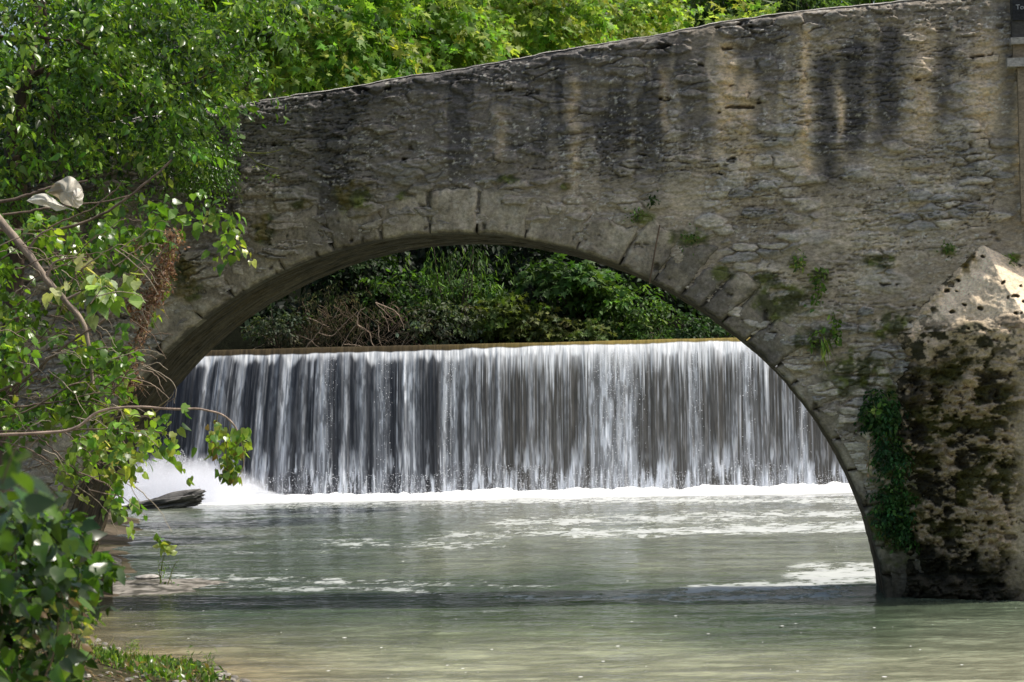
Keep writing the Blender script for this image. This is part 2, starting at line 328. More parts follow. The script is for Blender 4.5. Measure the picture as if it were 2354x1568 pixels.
def wall_fields(X, Z, xd, yd):
    w1 = fbm(X * 1.3, Z * 1.3, 3, 3) - .5; w2 = fbm(X * 4, Z * 5, 3, 4) - .5
    wx = X + 0.5 * w1 + .16 * w2; wz = Z + .22 * (fbm(X * .9, Z * 1.5, 3, 44) - .5) + .07 * (fbm(X * 4, Z * 6, 3, 45) - .5)
    f1, f2, cid = voro(wx / 0.50, wz / 0.17, 11); e = f2 - f1
    g1, g2, gid = voro(wx / 0.21, wz / 0.085, 12); ge = g2 - g1
    zone = ss(1180, 1650, xd + 260 * (fbm(X * .5, Z * .5, 3, 8) - .5))               # right half shows tan render
    low = ss(330, 480, yd + 110 * (fbm(X * .7, Z * .7, 3, 9) - .5))                  # lower band, less stained
    clus = fbm(X * .55, Z * .75, 3, 20)
    exposed = ss(.62, .76, cid * .62 + clus * .62 - .07 * (1 - low) )
    smal = ss(.68, .80, gid * .62 + fbm(X * .8, Z * .9, 3, 21) * .62)
    prof = np.clip(1.25 - f1 * 1.75, 0, 1) ** .8
    st = exposed * ss(.02, .16, e) * ss(0, .4, prof); sm = smal * ss(0.02, 0.3, ge) * (1 - st)
    cover = zone * ss(.25, .8, low) * ss(.36, .50, fbm(X * .55, Z * .8, 4, 64)) * ss(760, 640, yd + 60 * w1)
    st = st * (1 - .85 * cover); sm = sm * (1 - .7 * cover); exposed = exposed * (1 - .85 * cover)
    rough = (fbm(X * 3, Z * 9, 5, 30, .6) - .5) * (1 - .45 * cover)
    big = fbm(X * .8, Z * .8, 4, 31) - .5
    lay = fbm(X * 1.7 + .6 * w2, Z * 13, 4, 33, .6)
    ledge = np.abs(lay - .5) * 2; lm = ss(.42, .62, fbm(X * .8, Z * 1.2, 3, 34))
    off = 0.16 * big + 0.075 * rough + .095 * st + .045 * sm - .05 * lm * ss(.10, 0, ledge) + 0.035 * (fbm(X * 9, Z * 16, 4, 35, .6) - .5)
    hole = ss(0.76, 0.81, fbm(X * 2.0 + 9, Z * 5.0, 4, 36, .55)) * ss(.45, .7, vn(X * .7, Z * .7, 37))
    off = off - 0.12 * hole
    # colour
    grey = rgb(.21, .192, .165); tan = rgb(.50, .42, .30); brn = rgb(.29, .25, .20); lite = rgb(.50, .46, .385); slate = rgb(.24, .24, .235)
    c = lerp3(grey, brn, ss(.35, .65, fbm(X * .9, Z * 1.5, 4, 40)))
    tanm = zone * (0.30 + 0.75 * ss(.34, .62, fbm(X * 1.2, Z * 1.6, 4, 41)))
    tanm = np.maximum(tanm, low * .35 * ss(.4, .6, fbm(X, Z, 3, 42)))
    c = lerp3(c, tan, np.clip(tanm, 0, .9))
    c = lerp3(c, lerp3(rgb(.44, .37, .27), rgb(.33, .28, .215), ss(.4, .62, fbm(X * .9, Z * 1.6, 4, 65))), cover * .75)
    c = lerp3(c, rgb(.26, .215, .16), zone * low * .6 * ss(.42, .62, fbm(X * .6, Z * .9, 4, 43)) )
    c = c * (.78 + .44 * fbm(X * 5, Z * 11, 5, 46, .62))[..., None]
    stonec = lerp3(lite, slate, ss(.35, .75, np.modf(cid * 7.31)[0]))
    c = lerp3(c, stonec, st * (.30 + .35 * low * zone + .2 * zone) * (.6 + .6 * fbm(X * 6, Z * 6, 3, 47)))
    c = lerp3(c, lerp3(lite, slate, np.modf(gid * 5.7)[0]), sm * .5)
    sl = np.zeros_like(X)
    hx_ = 14 * (fbm(X * 6, Z * 6, 4, 48) - .5) * 2
    for (cx, cy_, rx, ry, k) in SLABS:
        m_ = (np.abs(xd - cx) < rx * 2) & (np.abs(yd - cy_) < ry * 2.6)
        if not m_.any(): continue
        d_ = (np.abs((xd[m_] + hx_[m_] - cx) / rx) ** 3 + np.abs((yd[m_] + .5 * hx_[m_] - cy_) / ry) ** 3) ** (1 / 3)
        sl[m_] = np.maximum(sl[m_], k * ss(1.12, .88, d_))
    off = off * (1 - .5 * sl) + sl * (.085 + .03 * rough)
    c = lerp3(c, lerp3(rgb(.50, .455, .37), rgb(.36, .35, .32), ss(.4, .6, fbm(X * 1.1, Z * 3, 3, 49))), sl * .8 * (.55 + .8 * fbm(X * 7, Z * 9, 4, 50, .6)))
    # dark runs of weathering from the parapet, tan washes between them
    ztopd = np.interp(xd, TOPP[:, 0], TOPP[:, 1])
    dtop = yd - ztopd
    run = fbm(X * 2.2 + .3 * w2, Z * .25, 4, 50); run2 = fbm(X * .9, Z * .16, 3, 51)
    runm = ss(.47, .58, run * .6 + run2 * .4) * ss(430, 150, dtop + 160 * (fbm(X * 1.5, Z * .5, 3, 52) - .5))
    dk = runm * (.72 - .1 * zone) + (1 - zone) * .50 * ss(440, 100, dtop + 130 * (fbm(X * .8, Z * .8, 3, 53) - .5))
    tn = np.zeros_like(dk)
    jx = xd + 26 * (fbm(X * 1.5, Z * 2.5, 4, 54) - .5)
    br = .65 + .7 * fbm(X * 3, Z * 6, 4, 55)
    for (sx, y0, y1, wd, k) in STREAKS_DARK:
        dk = np.maximum(dk, k * np.exp(-((jx - sx) / wd) ** 2 * 1.2) * ss(y0 - 30, y0 + 20, yd) * ss(y1 + 40, y1 - 60, yd + 50 * (fbm(X * 2, Z, 2, 58) - .5)) * br)
    for (sx, y0, y1, wd, k) in STREAKS_TAN:
        tn = np.maximum(tn, k * np.exp(-((jx - sx) / wd) ** 2 * 1.5) * ss(y0 - 20, y0 + 30, yd) * ss(y1 + 40, y1 - 60, yd) * (.5 + .7 * fbm(X * 4, Z * 3, 3, 56)))
    dk = np.maximum(dk, .8 * ss(120, 15, dtop + 70 * (fbm(X * 2, Z * 2, 3, 57) - .5)) * (1 - .3 * zone))
    c = lerp3(c, lerp3(rgb(.058, .055, .056), rgb(.115, .107, .10), fbm(X * 4, Z * 8, 4, 59, .6)), np.clip(dk * 1.12 * (1 - .8 * tn), 0, .94))
    c = lerp3(c, rgb(.70, .54, .35), np.clip(tn * 1.1, 0, .92))
    sp = ss(.62, .74, fbm(X * 12, Z * 22, 4, 60, .68)) * ss(.35, .6, fbm(X * 1.5, Z * 2, 3, 63)); c = lerp3(c, rgb(.62, .60, .54), sp * .65); off = off + .02 * sp
    c = c * (1 - .65 * hole)[..., None] * (1 - .45 * lm * ss(.08, 0, ledge))[..., None]
    c = c * (1 - .45 * exposed * ss(.10, 0, e) * ss(.4, .6, fbm(X * 2, Z * 2, 2, 62)))[..., None]
    mo = np.zeros_like(dk)
    for i, (cx, cy_, rx, ry) in enumerate(MOSS): mo = np.maximum(mo, blob(xd, yd, cx, cy_, rx, ry, 70 + i, .6))
    mo = mo * ss(.36, .58, fbm(X * 7, Z * 10, 4, 90, .6) + .12)
    c = lerp3(c, lerp3(lerp3(rgb(.045, .055, .015), rgb(.11, .135, .022), ss(.45, .65, fbm(X * 5, Z * 5, 3, 94))), rgb(.12, .10, .03), ss(.4, .6, fbm(X * 3, Z * 3, 3, 91)) * ss(1500, 1300, xd)), mo * .88)
    off = off + mo * .04 * fbm(X * 22, Z * 22, 3, 92)
    wet = ss(1230, 1330, yd + 30 * (fbm(X * 2, Z * 2, 3, 93) - .5)); c = lerp3(c, rgb(.03, .027, .018), wet * .8)
    return off, c
# --- front wall (one sheet, follows the humped top edge)
xs = np.concatenate((np.linspace(TP[0, 0], -16.2, 60)[:-1], np.linspace(-16.2, 5.6, 1150), np.linspace(5.6, TP[-1, 0], 70)[1:]))
vs = np.concatenate((np.linspace(0, .12, 8)[:-1], np.linspace(.12, 1, 540)))
Xg, Vg = np.meshgrid(xs, vs); ZT = ztop(Xg); ZBOT = -0.8
tl = 0.035 * (fbm(Xg * 1.7, Xg * 0, 4, 5, .6) - .5) * 2
Zg = ZBOT + Vg * (ZT + tl - ZBOT)
Pw = np.stack((Xg, np.full_like(Xg, YB), Zg), -1); xd, yd = proj(Pw)
off, colw = wall_fields(Xg, Zg, xd, yd)
edge = ss(1.0, .985, Vg)                       # round the parapet edge
Pw[..., 1] = YB - off * ss(1, .99, Vg) + 0.10 * (1 - edge) ** 2
thg = np.arctan2(Zg - ZC, Xg - XC); rg = np.hypot(Zg - ZC, Xg - XC)
inside = (rg < r_in(thg) + 0.16) & (thg > -1.2) | ((thg <= TH0 + .02) & (Xg > XC) & (Xg < 2.45)) | ((Zg < ZC) & (Xg > -13.1) & (Xg < 2.3))
fm = ~(inside[:-1, :-1] | inside[1:, 1:] | inside[:-1, 1:] | inside[1:, :-1])
ny, nx = Xg.shape
V, f, c = compact(Pw.reshape(-1, 3), grid_faces(ny, nx, fm), colw.reshape(-1, 3))
mk('spandrel_wall', V, [f], MAT_WALL, bridge, c, smooth=True)
# --- parapet top (coping), back wall
n_t = 700; xt = np.linspace(TP[0, 0], TP[-1, 0], n_t); dep = np.concatenate((np.linspace(0.06, .3, 5), np.linspace(.5, 3.7, 12)))
XT, DT = np.meshgrid(xt, dep); tl = 0.035 * (fbm(XT * 1.7, XT * 0, 4, 5, .6) - .5) * 2
PT = np.stack((XT, YB + DT, ztop(XT) + tl + 0.012 * np.minimum(1, DT * 4) + .03 * (fbm(XT * 2, DT * 2, 4, 6) - .5)), -1)
PT[0, :, 2] -= .02
mk('coping', PT, [grid_faces(*XT.shape)], MAT_WALL, bridge, lerp3(rgb(.42, .40, .36), rgb(.22, .21, .18), fbm(XT * 3, DT * 3, 4, 7)), smooth=True)
xb = np.linspace(TP[0, 0], TP[-1, 0], 500); vb = np.linspace(0, 1, 160); XB, VB = np.meshgrid(xb, vb); ZB2 = ZBOT + VB * (ztop(XB) - ZBOT)
thb = np.arctan2(ZB2 - ZC, XB - XC); rb = np.hypot(ZB2 - ZC, XB - XC)
inb = (rb < r_in(thb) + .1) & (thb > -1.2) | ((ZB2 < ZC) & (XB > -13.2) & (XB < 2.4))
fmb = ~(inb[:-1, :-1] | inb[1:, 1:] | inb[:-1, 1:] | inb[1:, :-1])
PB = np.stack((XB, YK + .05 * (fbm(XB * 2, ZB2 * 3, 4, 8) - .5), ZB2), -1)
V, f, c = compact(PB.reshape(-1, 3), grid_faces(*XB.shape, fmb), lerp3(rgb(.10, .09, .075), rgb(.22, .19, .14), fbm(XB, ZB2 * 2, 4, 9)).reshape(-1, 3))
mk('rear_wall', V, [f], MAT_WALL, bridge, c, smooth=True)
# --- soffit of the arch barrel
ths = np.linspace(TH0, TH1, 760); ds = np.linspace(0.06, 3.7, 90); TS, DS = np.meshgrid(ths, ds)
sarc = TS * 8.0
rad = r_in(TS) + .02 - .07 * (fbm(sarc * .5, DS * 5, 5, 100, .6) - .5) - .05 * (fbm(sarc * 2.5, DS * 9, 4, 101) - .5)
PS = np.stack((XC + rad * np.cos(TS), YB + DS, ZC + rad * np.sin(TS)), -1)
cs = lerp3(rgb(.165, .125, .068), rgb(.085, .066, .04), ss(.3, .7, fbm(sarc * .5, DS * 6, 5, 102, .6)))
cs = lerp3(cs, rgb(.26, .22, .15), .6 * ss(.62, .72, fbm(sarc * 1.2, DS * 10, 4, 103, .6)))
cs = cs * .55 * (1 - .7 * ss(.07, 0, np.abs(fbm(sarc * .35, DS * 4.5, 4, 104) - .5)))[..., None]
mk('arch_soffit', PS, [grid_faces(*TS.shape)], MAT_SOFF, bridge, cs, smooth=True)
# --- voussoirs of the arch ring
tf = np.linspace(TH1, TH0, 3000); rf = r_in(tf); xf = XC + rf * np.cos(tf); zf = ZC + rf * np.sin(tf)
arc = np.concatenate(([0], np.cumsum(np.hypot(np.diff(xf), np.diff(zf)))))
pxf, pyf = proj(np.stack((xf, np.full_like(xf, YB), zf), -1))
def arc_at(x, y): return arc[np.argmin((pxf - x) ** 2 + (pyf - y) ** 2)]
joints = [0.0]; 
for q in [(118, 1280), (142, 1190), (185, 1085), (245, 975), (305, 888), (375, 814), (470, 738), (536, 680), (653, 618), (770, 578), (880, 549), (990, 537), (1095, 537), (1205, 549), (1325, 572), (1425, 608), (1500, 649), (1562, 682), (1610, 706), (1660, 740), (1712, 784), (1775, 846), (1815, 885), (1862, 945), (1912, 1012), (1950, 1080), (1982, 1165), (2010, 1256), (2026, 1320)]:
    joints.append(arc_at(*q))
joints.append(arc[-1]); joints = np.array(joints)
for i in range(len(joints) - 1):
    a0, a1 = joints[i] + .008, joints[i + 1] - .008
    mid = (a0 + a1) / 2; mx_ = np.interp(mid, arc, pxf); right = mx_ > 1380
    thick = .86 + .06 * rng.normal() if not right else .9 + .22 * rng.random()
    if 980 < mx_ < 1100: thick = .88
    if mx_ < 700: thick = .95 + .12 * rng.random()
    if right and i % 3 == 0: thick *= .75
    nb = max(10, int((a1 - a0) / .022)); nr = int(thick / .022)
    ar = np.linspace(a0, a1, nb); uu = np.linspace(0, 1, nr)
    A, U = np.meshgrid(ar, uu)
    jag = .22 * (fbm(A * 3, A * 0 + i, 3, 120) - .5)
    T = np.interp(A, arc, tf); rr = r_in(T)
    # the outer edge tapers like a wedge; joints wander a little
    Tm = np.interp(mid, arc, tf)
    skew = .018 * (fbm(U * 3 + i * 7, U * 0, 3, 121) - .5)
    T2 = Tm + (T - Tm) * (1 - .02 * U) + skew * 0.4
    rad = rr + U * (thick + jag)
    Xv = XC + rad * np.cos(T2); Zv = ZC + rad * np.sin(T2)
    de = np.minimum(np.minimum(A - a0, a1 - A), np.minimum(U * thick, (1 - U) * thick))
    dn = de + .11 * (fbm(Xv * 5, Zv * 5, 4, 122) - .5)
    pr = (.045 + .03 * rng.random() + (.03 * rng.normal() if right else .012 * rng.normal()))
    o_ = pr + .09 * (fbm(Xv * 2.2, Zv * 2.2, 4, 123 + i) - .5) + .05 * (fbm(Xv * 8, Zv * 8, 5, 124, .6) - .5) - .07 * ss(.05, 0, dn)
    pit = ss(.70, .78, fbm(Xv * 4.5, Zv * 4.5, 4, 125, .55)); o_ -= .06 * pit
    ht = ss(.8, 1.0, U)
    o_ -= .05 * ht * ss(.4, .6, fbm(Xv * 4, Zv * 4, 3, 126))
    tone = .78 + .4 * rng.random()
    cc = lerp3(rgb(.22, .19, .145), rgb(.36, .315, .24), ss(.35, .65, fbm(Xv * 1.6, Zv * 1.6, 4, 127))) * tone
    cc = lerp3(cc, rgb(.36, .34, .29), .5 * ss(.62, .72, fbm(Xv * 7, Zv * 7, 4, 128, .6)))
    cc = lerp3(cc, rgb(.095, .088, .078), .6 * ss(.50, .66, fbm(Xv * 1.1, Zv * 1.1, 3, 129))); cc = cc * (.72 + .56 * fbm(Xv * 9, Zv * 9, 5, 131, .65))[..., None]
    if 985 < mx_ < 1098:
        cc = lerp3(cc, rgb(.42, .375, .30), .6 * ss(.42, .62, fbm(Xv * 5, Zv * 1.4, 4, 130)))
    px_, py_ = proj(np.stack((Xv, Xv * 0 + YB, Zv), -1))
    mo = np.zeros_like(Xv)
    for k, (cx, cy_, rx, ry) in enumerate(MOSS): mo = np.maximum(mo, blob(px_, py_, cx, cy_, rx, ry, 70 + k, .6))
    mo = mo * ss(.36, .58, fbm(Xv * 7, Zv * 10, 4, 90, .6) + .12)
    cc = lerp3(cc, lerp3(rgb(.05, .055, .018), rgb(.10, .12, .022), ss(.45, .65, fbm(Xv * 5, Zv * 5, 3, 94))), mo * .85)
    cc = cc * (1 - .6 * pit)[..., None] * (1 - .55 * ss(.03, 0, dn))[..., None]
    cc = lerp3(cc, rgb(.035, .03, .02), .75 * ss(1260, 1340, py_))
    Vf = np.stack((Xv, YB - o_, Zv), -1)
    # skirts to the back: intrados side deep, others shallow
    bag = Bag(); nv = Vf.reshape(-1, 3)
    bag.add(nv, None, grid_faces(nr, nb), cc)
    for line, lc, dpt in ((Vf[0], cc[0], .42), (Vf[-1][::-1], cc[-1][::-1], .12), (Vf[:, 0][::-1], cc[:, 0][::-1], .2), (Vf[:, -1], cc[:, -1], .2)):
        k = len(line); steps = 5
        L = np.stack([line * 1.0 for _ in range(steps)], 0)
        for s_ in range(steps): L[s_, :, 1] = line[:, 1] + (YB + dpt - line[:, 1]) * s_ / (steps - 1)
        bag.add(L, None, grid_faces(steps, k)[:, ::-1], np.repeat(lc[None], steps, 0).reshape(-1, 3) * (.6))
    o = bag.build('voussoir', MAT_RING, bridge, smooth=True)
    if 985 < mx_ < 1098: o['label'] = 'pale lime-streaked keystone block'
# --- cutwater against the right pier
XL, XN, XR, XA, PJ = 2.62, 4.95, 7.4, 4.2, 1.6; ZE = 4.88; ZA = 6.52
def cutwater(name, x0, x1, z0, z1, nxx, nzz, cap):
    x = np.linspace(x0, x1, nxx); z = np.linspace(z0, z1, nzz); X, Z = np.meshgrid(x, z)
    wj = .20 * (fbm(X * 1.4, Z * 1.4, 4, 198) - .5)
    k = np.clip((Z - ZE) / (ZA - ZE), 0, 1) if cap else 0 * Z
    xl = XL + (XA - XL) * k; xp = XN + (XA - XN) * k; xr = XR + (XA - XR) * k; q_ = X + wj * (1 - .6 * k)
    tri = np.minimum((q_ - xl) / np.maximum(xp - xl, 1e-3), (xr - q_) / np.maximum(xr - xp, 1e-3))
    tri = np.where(Z > ZA, -1.0, tri)
    o = np.where(tri > 0, PJ * (1 - k) * np.clip(tri, 0, 1), np.where(k > 0, -.3, PJ * tri))
    P0 = np.stack((X, YB - np.maximum(o, 0), Z), -1); px, py = proj(P0)
    big = fbm(X * 1.5, Z * 1.5, 5, 200, .55) - .5; fine = fbm(X * 6, Z * 6, 5, 201, .6) - .5
    if cap:
        pit1 = ss(.70, .76, fbm(X * 4.2, Z * 6, 3, 205)); v1, v2, vid = voro((X + .12 * fine + .1 * big) / .16, (Z + .10 * fbm(X * 7, Z * 7, 3, 216)) / .12, 206)
        hol = ss(.34, .22, v1 + .35 * np.modf(vid * 37)[0] - .1) * (vid > .72); 
        low = ss(ZE + .42, ZE - .05, Z + .5 * (fbm(X * 2, Z * 2, 4, 207) - .5)) ; lefty = ss(.26, .02, tri - .1 * k + .3 * (fbm(X * 3, Z * 3, 4, 208) - .5))
        rockm = np.clip(np.maximum(low * .9, lefty), 0, 1)
        d = .20 * big + .09 * fine - .11 * hol + rockm * (.42 * (fbm(X * 3, Z * 3.5, 5, 209, .6) - .45))
        c = lerp3(rgb(.90, .81, .68), rgb(.78, .69, .56), ss(.35, .65, fbm(X * 1.5, Z * 1.5, 4, 210)))
        c = lerp3(c, rgb(.58, .50, .39), rockm * .7)
        c = lerp3(c, rgb(.055, .058, .04), np.clip(hol * .92 + rockm * ss(.47, .56, fbm(X * 4.5, Z * 6, 5, 211, .62)) * .95, 0, 1))
        yl = blob(px, py, 2215, 610, 38, 26, 212, .5); c = lerp3(c, rgb(.20, .16, .055), yl * .85 * ss(.3, .55, fbm(X * 9, Z * 9, 3, 213)))
        boul = blob(px, py, 2240, 765, 55, 26, 214, .3) ; d += .16 * boul; c = lerp3(c, rgb(.06, .065, .04), boul * .9)
        peb = blob(px, py, 2318, 738, 36, 16, 215, .2); d += .09 * peb; c = lerp3(c, rgb(.24, .21, .17), peb * .9)
    else:
        plaster = ss(2290, 2370, px + 75 * (fbm(X * 2, Z * 2, 4, 220) - .5)) * ss(800, 900, py)
        up = ss(960, 800, py + 60 * (fbm(X * 2, Z * 2, 3, 221) - .5)) * ss(2150, 2280, px)
        v1, v2, vid = voro(X / .42 + .5 * big, Z / .24 + .5 * fine, 222); e = v2 - v1
        rk = 1 - np.clip(plaster, 0, 1)
        lump = .55 * fbm(X * 2.4, Z * 3.8, 4, 223, .55) + .45 * fbm(X * 5.5, Z * 8.5, 5, 231, .6)
        d = rk * (1.0 * (lump - .5) + .10 * ss(0, .3, e)) + .07 * fine + .08 * big
        hole = ss(.53, .47, lump) * rk
        c = lerp3(rgb(.56, .47, .35), rgb(.36, .31, .23), fbm(X * 2, Z * 2, 4, 224)) * (.65 + .7 * fbm(X * 8, Z * 9, 5, 230, .62))[..., None]
        c = lerp3(c, rgb(.52, .45, .36), np.clip(plaster, 0, 1) * .8); c = lerp3(c, rgb(.72, .63, .50), up * .6 * (1 - hole))
        moss = hole * .92 + .9 * ss(2230, 2090, px) * ss(.44, .54, .5 * fbm(X * 3.2, Z * 4, 4, 225, .6) + .5 * fbm(X * 8, Z * 10, 4, 232, .6)) * rk
        moss = np.maximum(moss, .9 * blob(px, py, 2140, 850, 80, 60, 226, .6))
        mcol = lerp3(rgb(.026, .025, .016), rgb(.065, .07, .018), ss(.42, .6, fbm(X * 2.4, Z * 2.4, 4, 227)))
        c = c * (1 - .0 * hole)[..., None]; c = lerp3(c, mcol, np.clip(moss, 0, .97))
        wet = ss(1225, 1330, py + 90 * (fbm(X * 2.2, Z * 1.4, 4, 228) - .5) - 55 * plaster)
        c = lerp3(c, rgb(.018, .018, .013), wet * .93)
        jt = ss(.85, .1, ZE - Z + .7 * (fbm(X * 2.2, X * 0, 4, 233) - .5)); d = d * (1 - jt) + jt * (.10 + .30 * (fbm(X * 4, Z * 5, 4, 234) - .45)); c = lerp3(c, lerp3(rgb(.62, .53, .42), rgb(.05, .05, .03), ss(.44, .56, fbm(X * 4.4, Z * 6, 5, 235, .6))), jt * .9)
        pits = ss(.70, .76, fbm(X * 7, Z * 7, 4, 229, .55)); d -= .05 * pits; c = c * (1 - .6 * pits)[..., None]
    c = c * rgb(1.10, 1.0, .86)
    o = o + d * ss(-.05, .12, o)
    keep = o > -.12
    P = np.stack((X, YB - np.maximum(o, -.2), Z), -1)
    fm = keep[:-1, :-1] | keep[1:, 1:]
    V, f, cc = compact(P.reshape(-1, 3), grid_faces(nzz, nxx, fm), c.reshape(-1, 3))
    return mk(name, V, [f], MAT_CUT, bridge if not cap else cutbody, cc, smooth=True)
cutbody = cutwater('cutwater', 2.45, 7.6, -.8, ZE + .02, 400, 380, False)
cutwater('cutwater_cap', 2.45, 7.6, ZE - .02, ZA + .15, 400, 150, True)['label'] = 'pale plastered pyramid top pitted with holes'
# --- pedestal block with mouldings and a dark inscription plaque, at the hump of the parapet
def box_bm(bag, p0, p1, col, jit=.0):
    p0, p1 = np.array(p0, float), np.array(p1, float)
    n = 9
    g = np.linspace(0, 1, n)
    for ax in range(3):
        a, b = [i for i in range(3) if i != ax]
        for sgn in (0, 1):
            U, Vv = np.meshgrid(g, g); P = np.zeros((n, n, 3)); P[..., a] = U; P[..., b] = Vv; P[..., ax] = sgn
            P = p0 + P * (p1 - p0)
            e = np.minimum(np.minimum(U, 1 - U), np.minimum(Vv, 1 - Vv))
            P[..., 1] += jit * (fbm(P[..., 0] * 5, P[..., 2] * 7, 3, 240) - .5)
            q = grid_faces(n, n); bag.add(P, None, q if (sgn ^ (ax == 1)) else q[:, ::-1], np.clip(np.asarray(col) * (.75 + .5 * fbm(P[..., 0] * 4, P[..., 2] * 6 + P[..., 1], 3, 241)[..., None]), 0, 1).reshape(-1, 3))
q0 = S(2338, 145, 47.8); q1 = S(2322, 100, 47.8); q2 = S(2306, 135, 47.8)
bag = Bag()
XE = 6.6
box_bm(bag, (q0[0], 47.8, 6.9), (XE, 48.05, q2[2] - .16), (.26, .21, .145), .02)
box_bm(bag, (q2[0] + .06, 47.70, q2[2] - .16), (XE, 48.05, q2[2]), (.36, .34, .31), .03)
box_bm(bag, (q1[0] + .05, 47.82, q2[2]), (XE, 48.05, q1[2] - .02), (.24, .19, .13), .02)
box_bm(bag, (q1[0], 47.72, q1[2] - .02), (XE, 48.05, q1[2] + .1), (.33, .31, .28), .03)
pl = S(2328, 46, 47.75)
box_bm(bag, (pl[0] - .02, 47.8, q1[2] + .1), (XE, 48.05, ztop(5.0) + .25), (.07, .066, .06), .03)
ped = bag.build('pedestal', MAT_WALL, bridge)
bag = Bag(); box_bm(bag, (pl[0], 47.765, pl[2]), (XE - .1, 47.84, ztop(5.0) + .15), (.028, .03, .034))
plq = bag.build('plaque', MAT_ROCK, ped)
m, ntx, o_ = newmat('worn_white_lettering'); b = N(ntx, 'ShaderNodeBsdfPrincipled'); b.inputs['Base Color'].default_value = (.42, .43, .44, 1); b.inputs['Roughness'].default_value = .8; ntx.links.new(b.outputs[0], o_.inputs[0])
fc = bpy.data.curves.new('lettering', 'FONT'); fc.body = 'Town'; fc.size = .13; fc.extrude = .002
dg = None
fo = bpy.data.objects.new('lettering', fc); C.objects.link(fo)
bpy.context.view_layer.update(); me = bpy.data.meshes.new_from_object(fo.evaluated_get(bpy.context.evaluated_depsgraph_get()))
C.objects.unlink(fo); bpy.data.objects.remove(fo)
me.materials.clear(); me.materials.append(m); lt = bpy.data.objects.new('lettering', me); C.objects.link(lt); lt.parent = plq
pz = S(2334, 18, 47.76)
lt.location = (pz[0] - bridge.location.x, 47.757 - bridge.location.y, pz[2] - .03 - bridge.location.z); lt.rotation_euler = (R_(90), 0, 0)

# ================================================================== TERRAIN, RIVER, WEIR
SHORE = np.array([(-3.0, -20), (-3.2, 8), (-4.4, 15), (-5.6, 25), (-7.0, 34), (-7.9, 36), (-9.6, 38.2), (-10.8, 40.6), (-12.3, 44.5), (-13.3, 48), (-13.2, 52.5), (-13.8, 56), (-17.5, 70), (-22, 90), (-28, 108), (-31, 125), (-31, 170)])
def hshore(d): return np.minimum(.07 * np.minimum(d, 1.2) + .34 * np.maximum(d - 1.2, 0), 1.6 + .12 * d)
def shore_x(Y): return np.interp(Y, SHORE[:, 1], SHORE[:, 0])
yt = np.concatenate((np.linspace(-25, 20, 30)[:-1], np.linspace(20, 62, 170), np.linspace(62, 220, 130)[1:]))
xt = np.concatenate((np.linspace(-110, -20, 40)[:-1], np.linspace(-20, -2, 180), np.linspace(-2, 90, 60)[1:]))
XT, YT = np.meshgrid(xt, yt)
dl = shore_x(YT) - XT
zl = np.where(dl > 0, hshore(dl), np.maximum(dl * .16, -1.4))
zl = zl + (.10 * (fbm(XT * .9, YT * .9, 4, 300) - .5)) * ss(-.2, 1.5, dl) + .8 * (fbm(XT * .2, YT * .2, 3, 301) - .5) * ss(2, 6, dl)
dr = XT - np.interp(YT, [-25, 40, 60, 112, 220], [16, 13, 13, 11, 11]); zr = np.where(dr > 0, np.minimum(dr * .5, 3 + dr * .05), -1.4)
Zt = np.maximum(zl, zr)
ub = ss(112.6, 113.4, YT); Zup = np.maximum(5.3 + np.maximum(zl, zr) * .5, 5.3)
far = np.clip((YT - 119.0 + .8 * (fbm(XT * .3, YT * .3, 3, 302) - .5)), 0, None)
Zup = Zup + np.minimum(far * 1.1, 2.0 + far * .26)
Zt = np.where(YT > 112.5, np.maximum(Zt, Zup * ub + Zt * (1 - ub)), Zt)
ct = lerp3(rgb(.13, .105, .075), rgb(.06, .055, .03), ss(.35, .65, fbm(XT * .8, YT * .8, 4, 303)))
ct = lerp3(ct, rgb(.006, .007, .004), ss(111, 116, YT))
props(mk('riverbank', np.stack((XT, YT, Zt), -1), [grid_faces(*XT.shape)], MAT_SOIL, None, ct, smooth=True), kind='structure')

# river
uy = np.linspace(1 / 28.0, 1 / 111.6, 900); Yr = np.concatenate((np.linspace(-22, 28, 60)[:-1], 1 / uy))
ar = np.concatenate((np.linspace(-.55, -.325, 40)[:-1], np.linspace(-.325, .125, 1000), np.linspace(.125, .4, 40)[1:]))
A, Y = np.meshgrid(ar, Yr); X = A * np.maximum(Y, 28)
fade = np.clip(40 / np.maximum(Y, 20), .3, 1.2)
flow = fbm(X * .25, Y * .05, 3, 310)
wav = .05 * (fbm(X * .28 + Y * .03, Y * 1.25, 4, 319) - .5) * ss(75, 45, Y) + .030 * (fbm(X * 2.2, Y * 2.6, 4, 328, .6) - .5) + .035 * (fbm(X * .55 + Y * .05, Y * .7, 4, 311) - .5) + .022 * (fbm(X * 1.3, Y * 2.4, 4, 312, .6) - .5) + .05 * (fbm(X * .2, Y * .25, 3, 313) - .5)
chop = ss(58, 75, Y) * (.10 * (fbm(X * .9, Y * .8, 4, 314) - .5))
Zr = wav + chop + .18 * ss(107, 111, Y) * fbm(X * .8, Y * .8, 3, 315)
Pr = np.stack((X, Y, Zr), -1); px, py = proj(np.stack((X, Y, 0 * X), -1))
foam = np.zeros_like(X)  # foam mask, also holds the painted reflection streaks
lace = fbm(X * 1.5 + .4 * fbm(X * 2, Y * 2, 3, 326), Y * 1.15, 5, 320, .70); fine = fbm(X * 4.5, Y * 2.6, 4, 321, .65)
def band(x0, x1, yc, wd, k, sl=0, th=.52, lc=lace, sft=.05):
    yy = yc + sl * (px - (x0 + x1) / 2); wd = wd * .8
    g = ss(x0 - 90, x0 + 60, px) * ss(x1 + 90, x1 - 60, px) * np.exp(-((py - yy) / wd) ** 2)
    return .62 * k * ss(th - sft, th + sft + .12, lc * .55 + fine * .45 + .22 * (g - .80)) * ss(.02, .3, g)
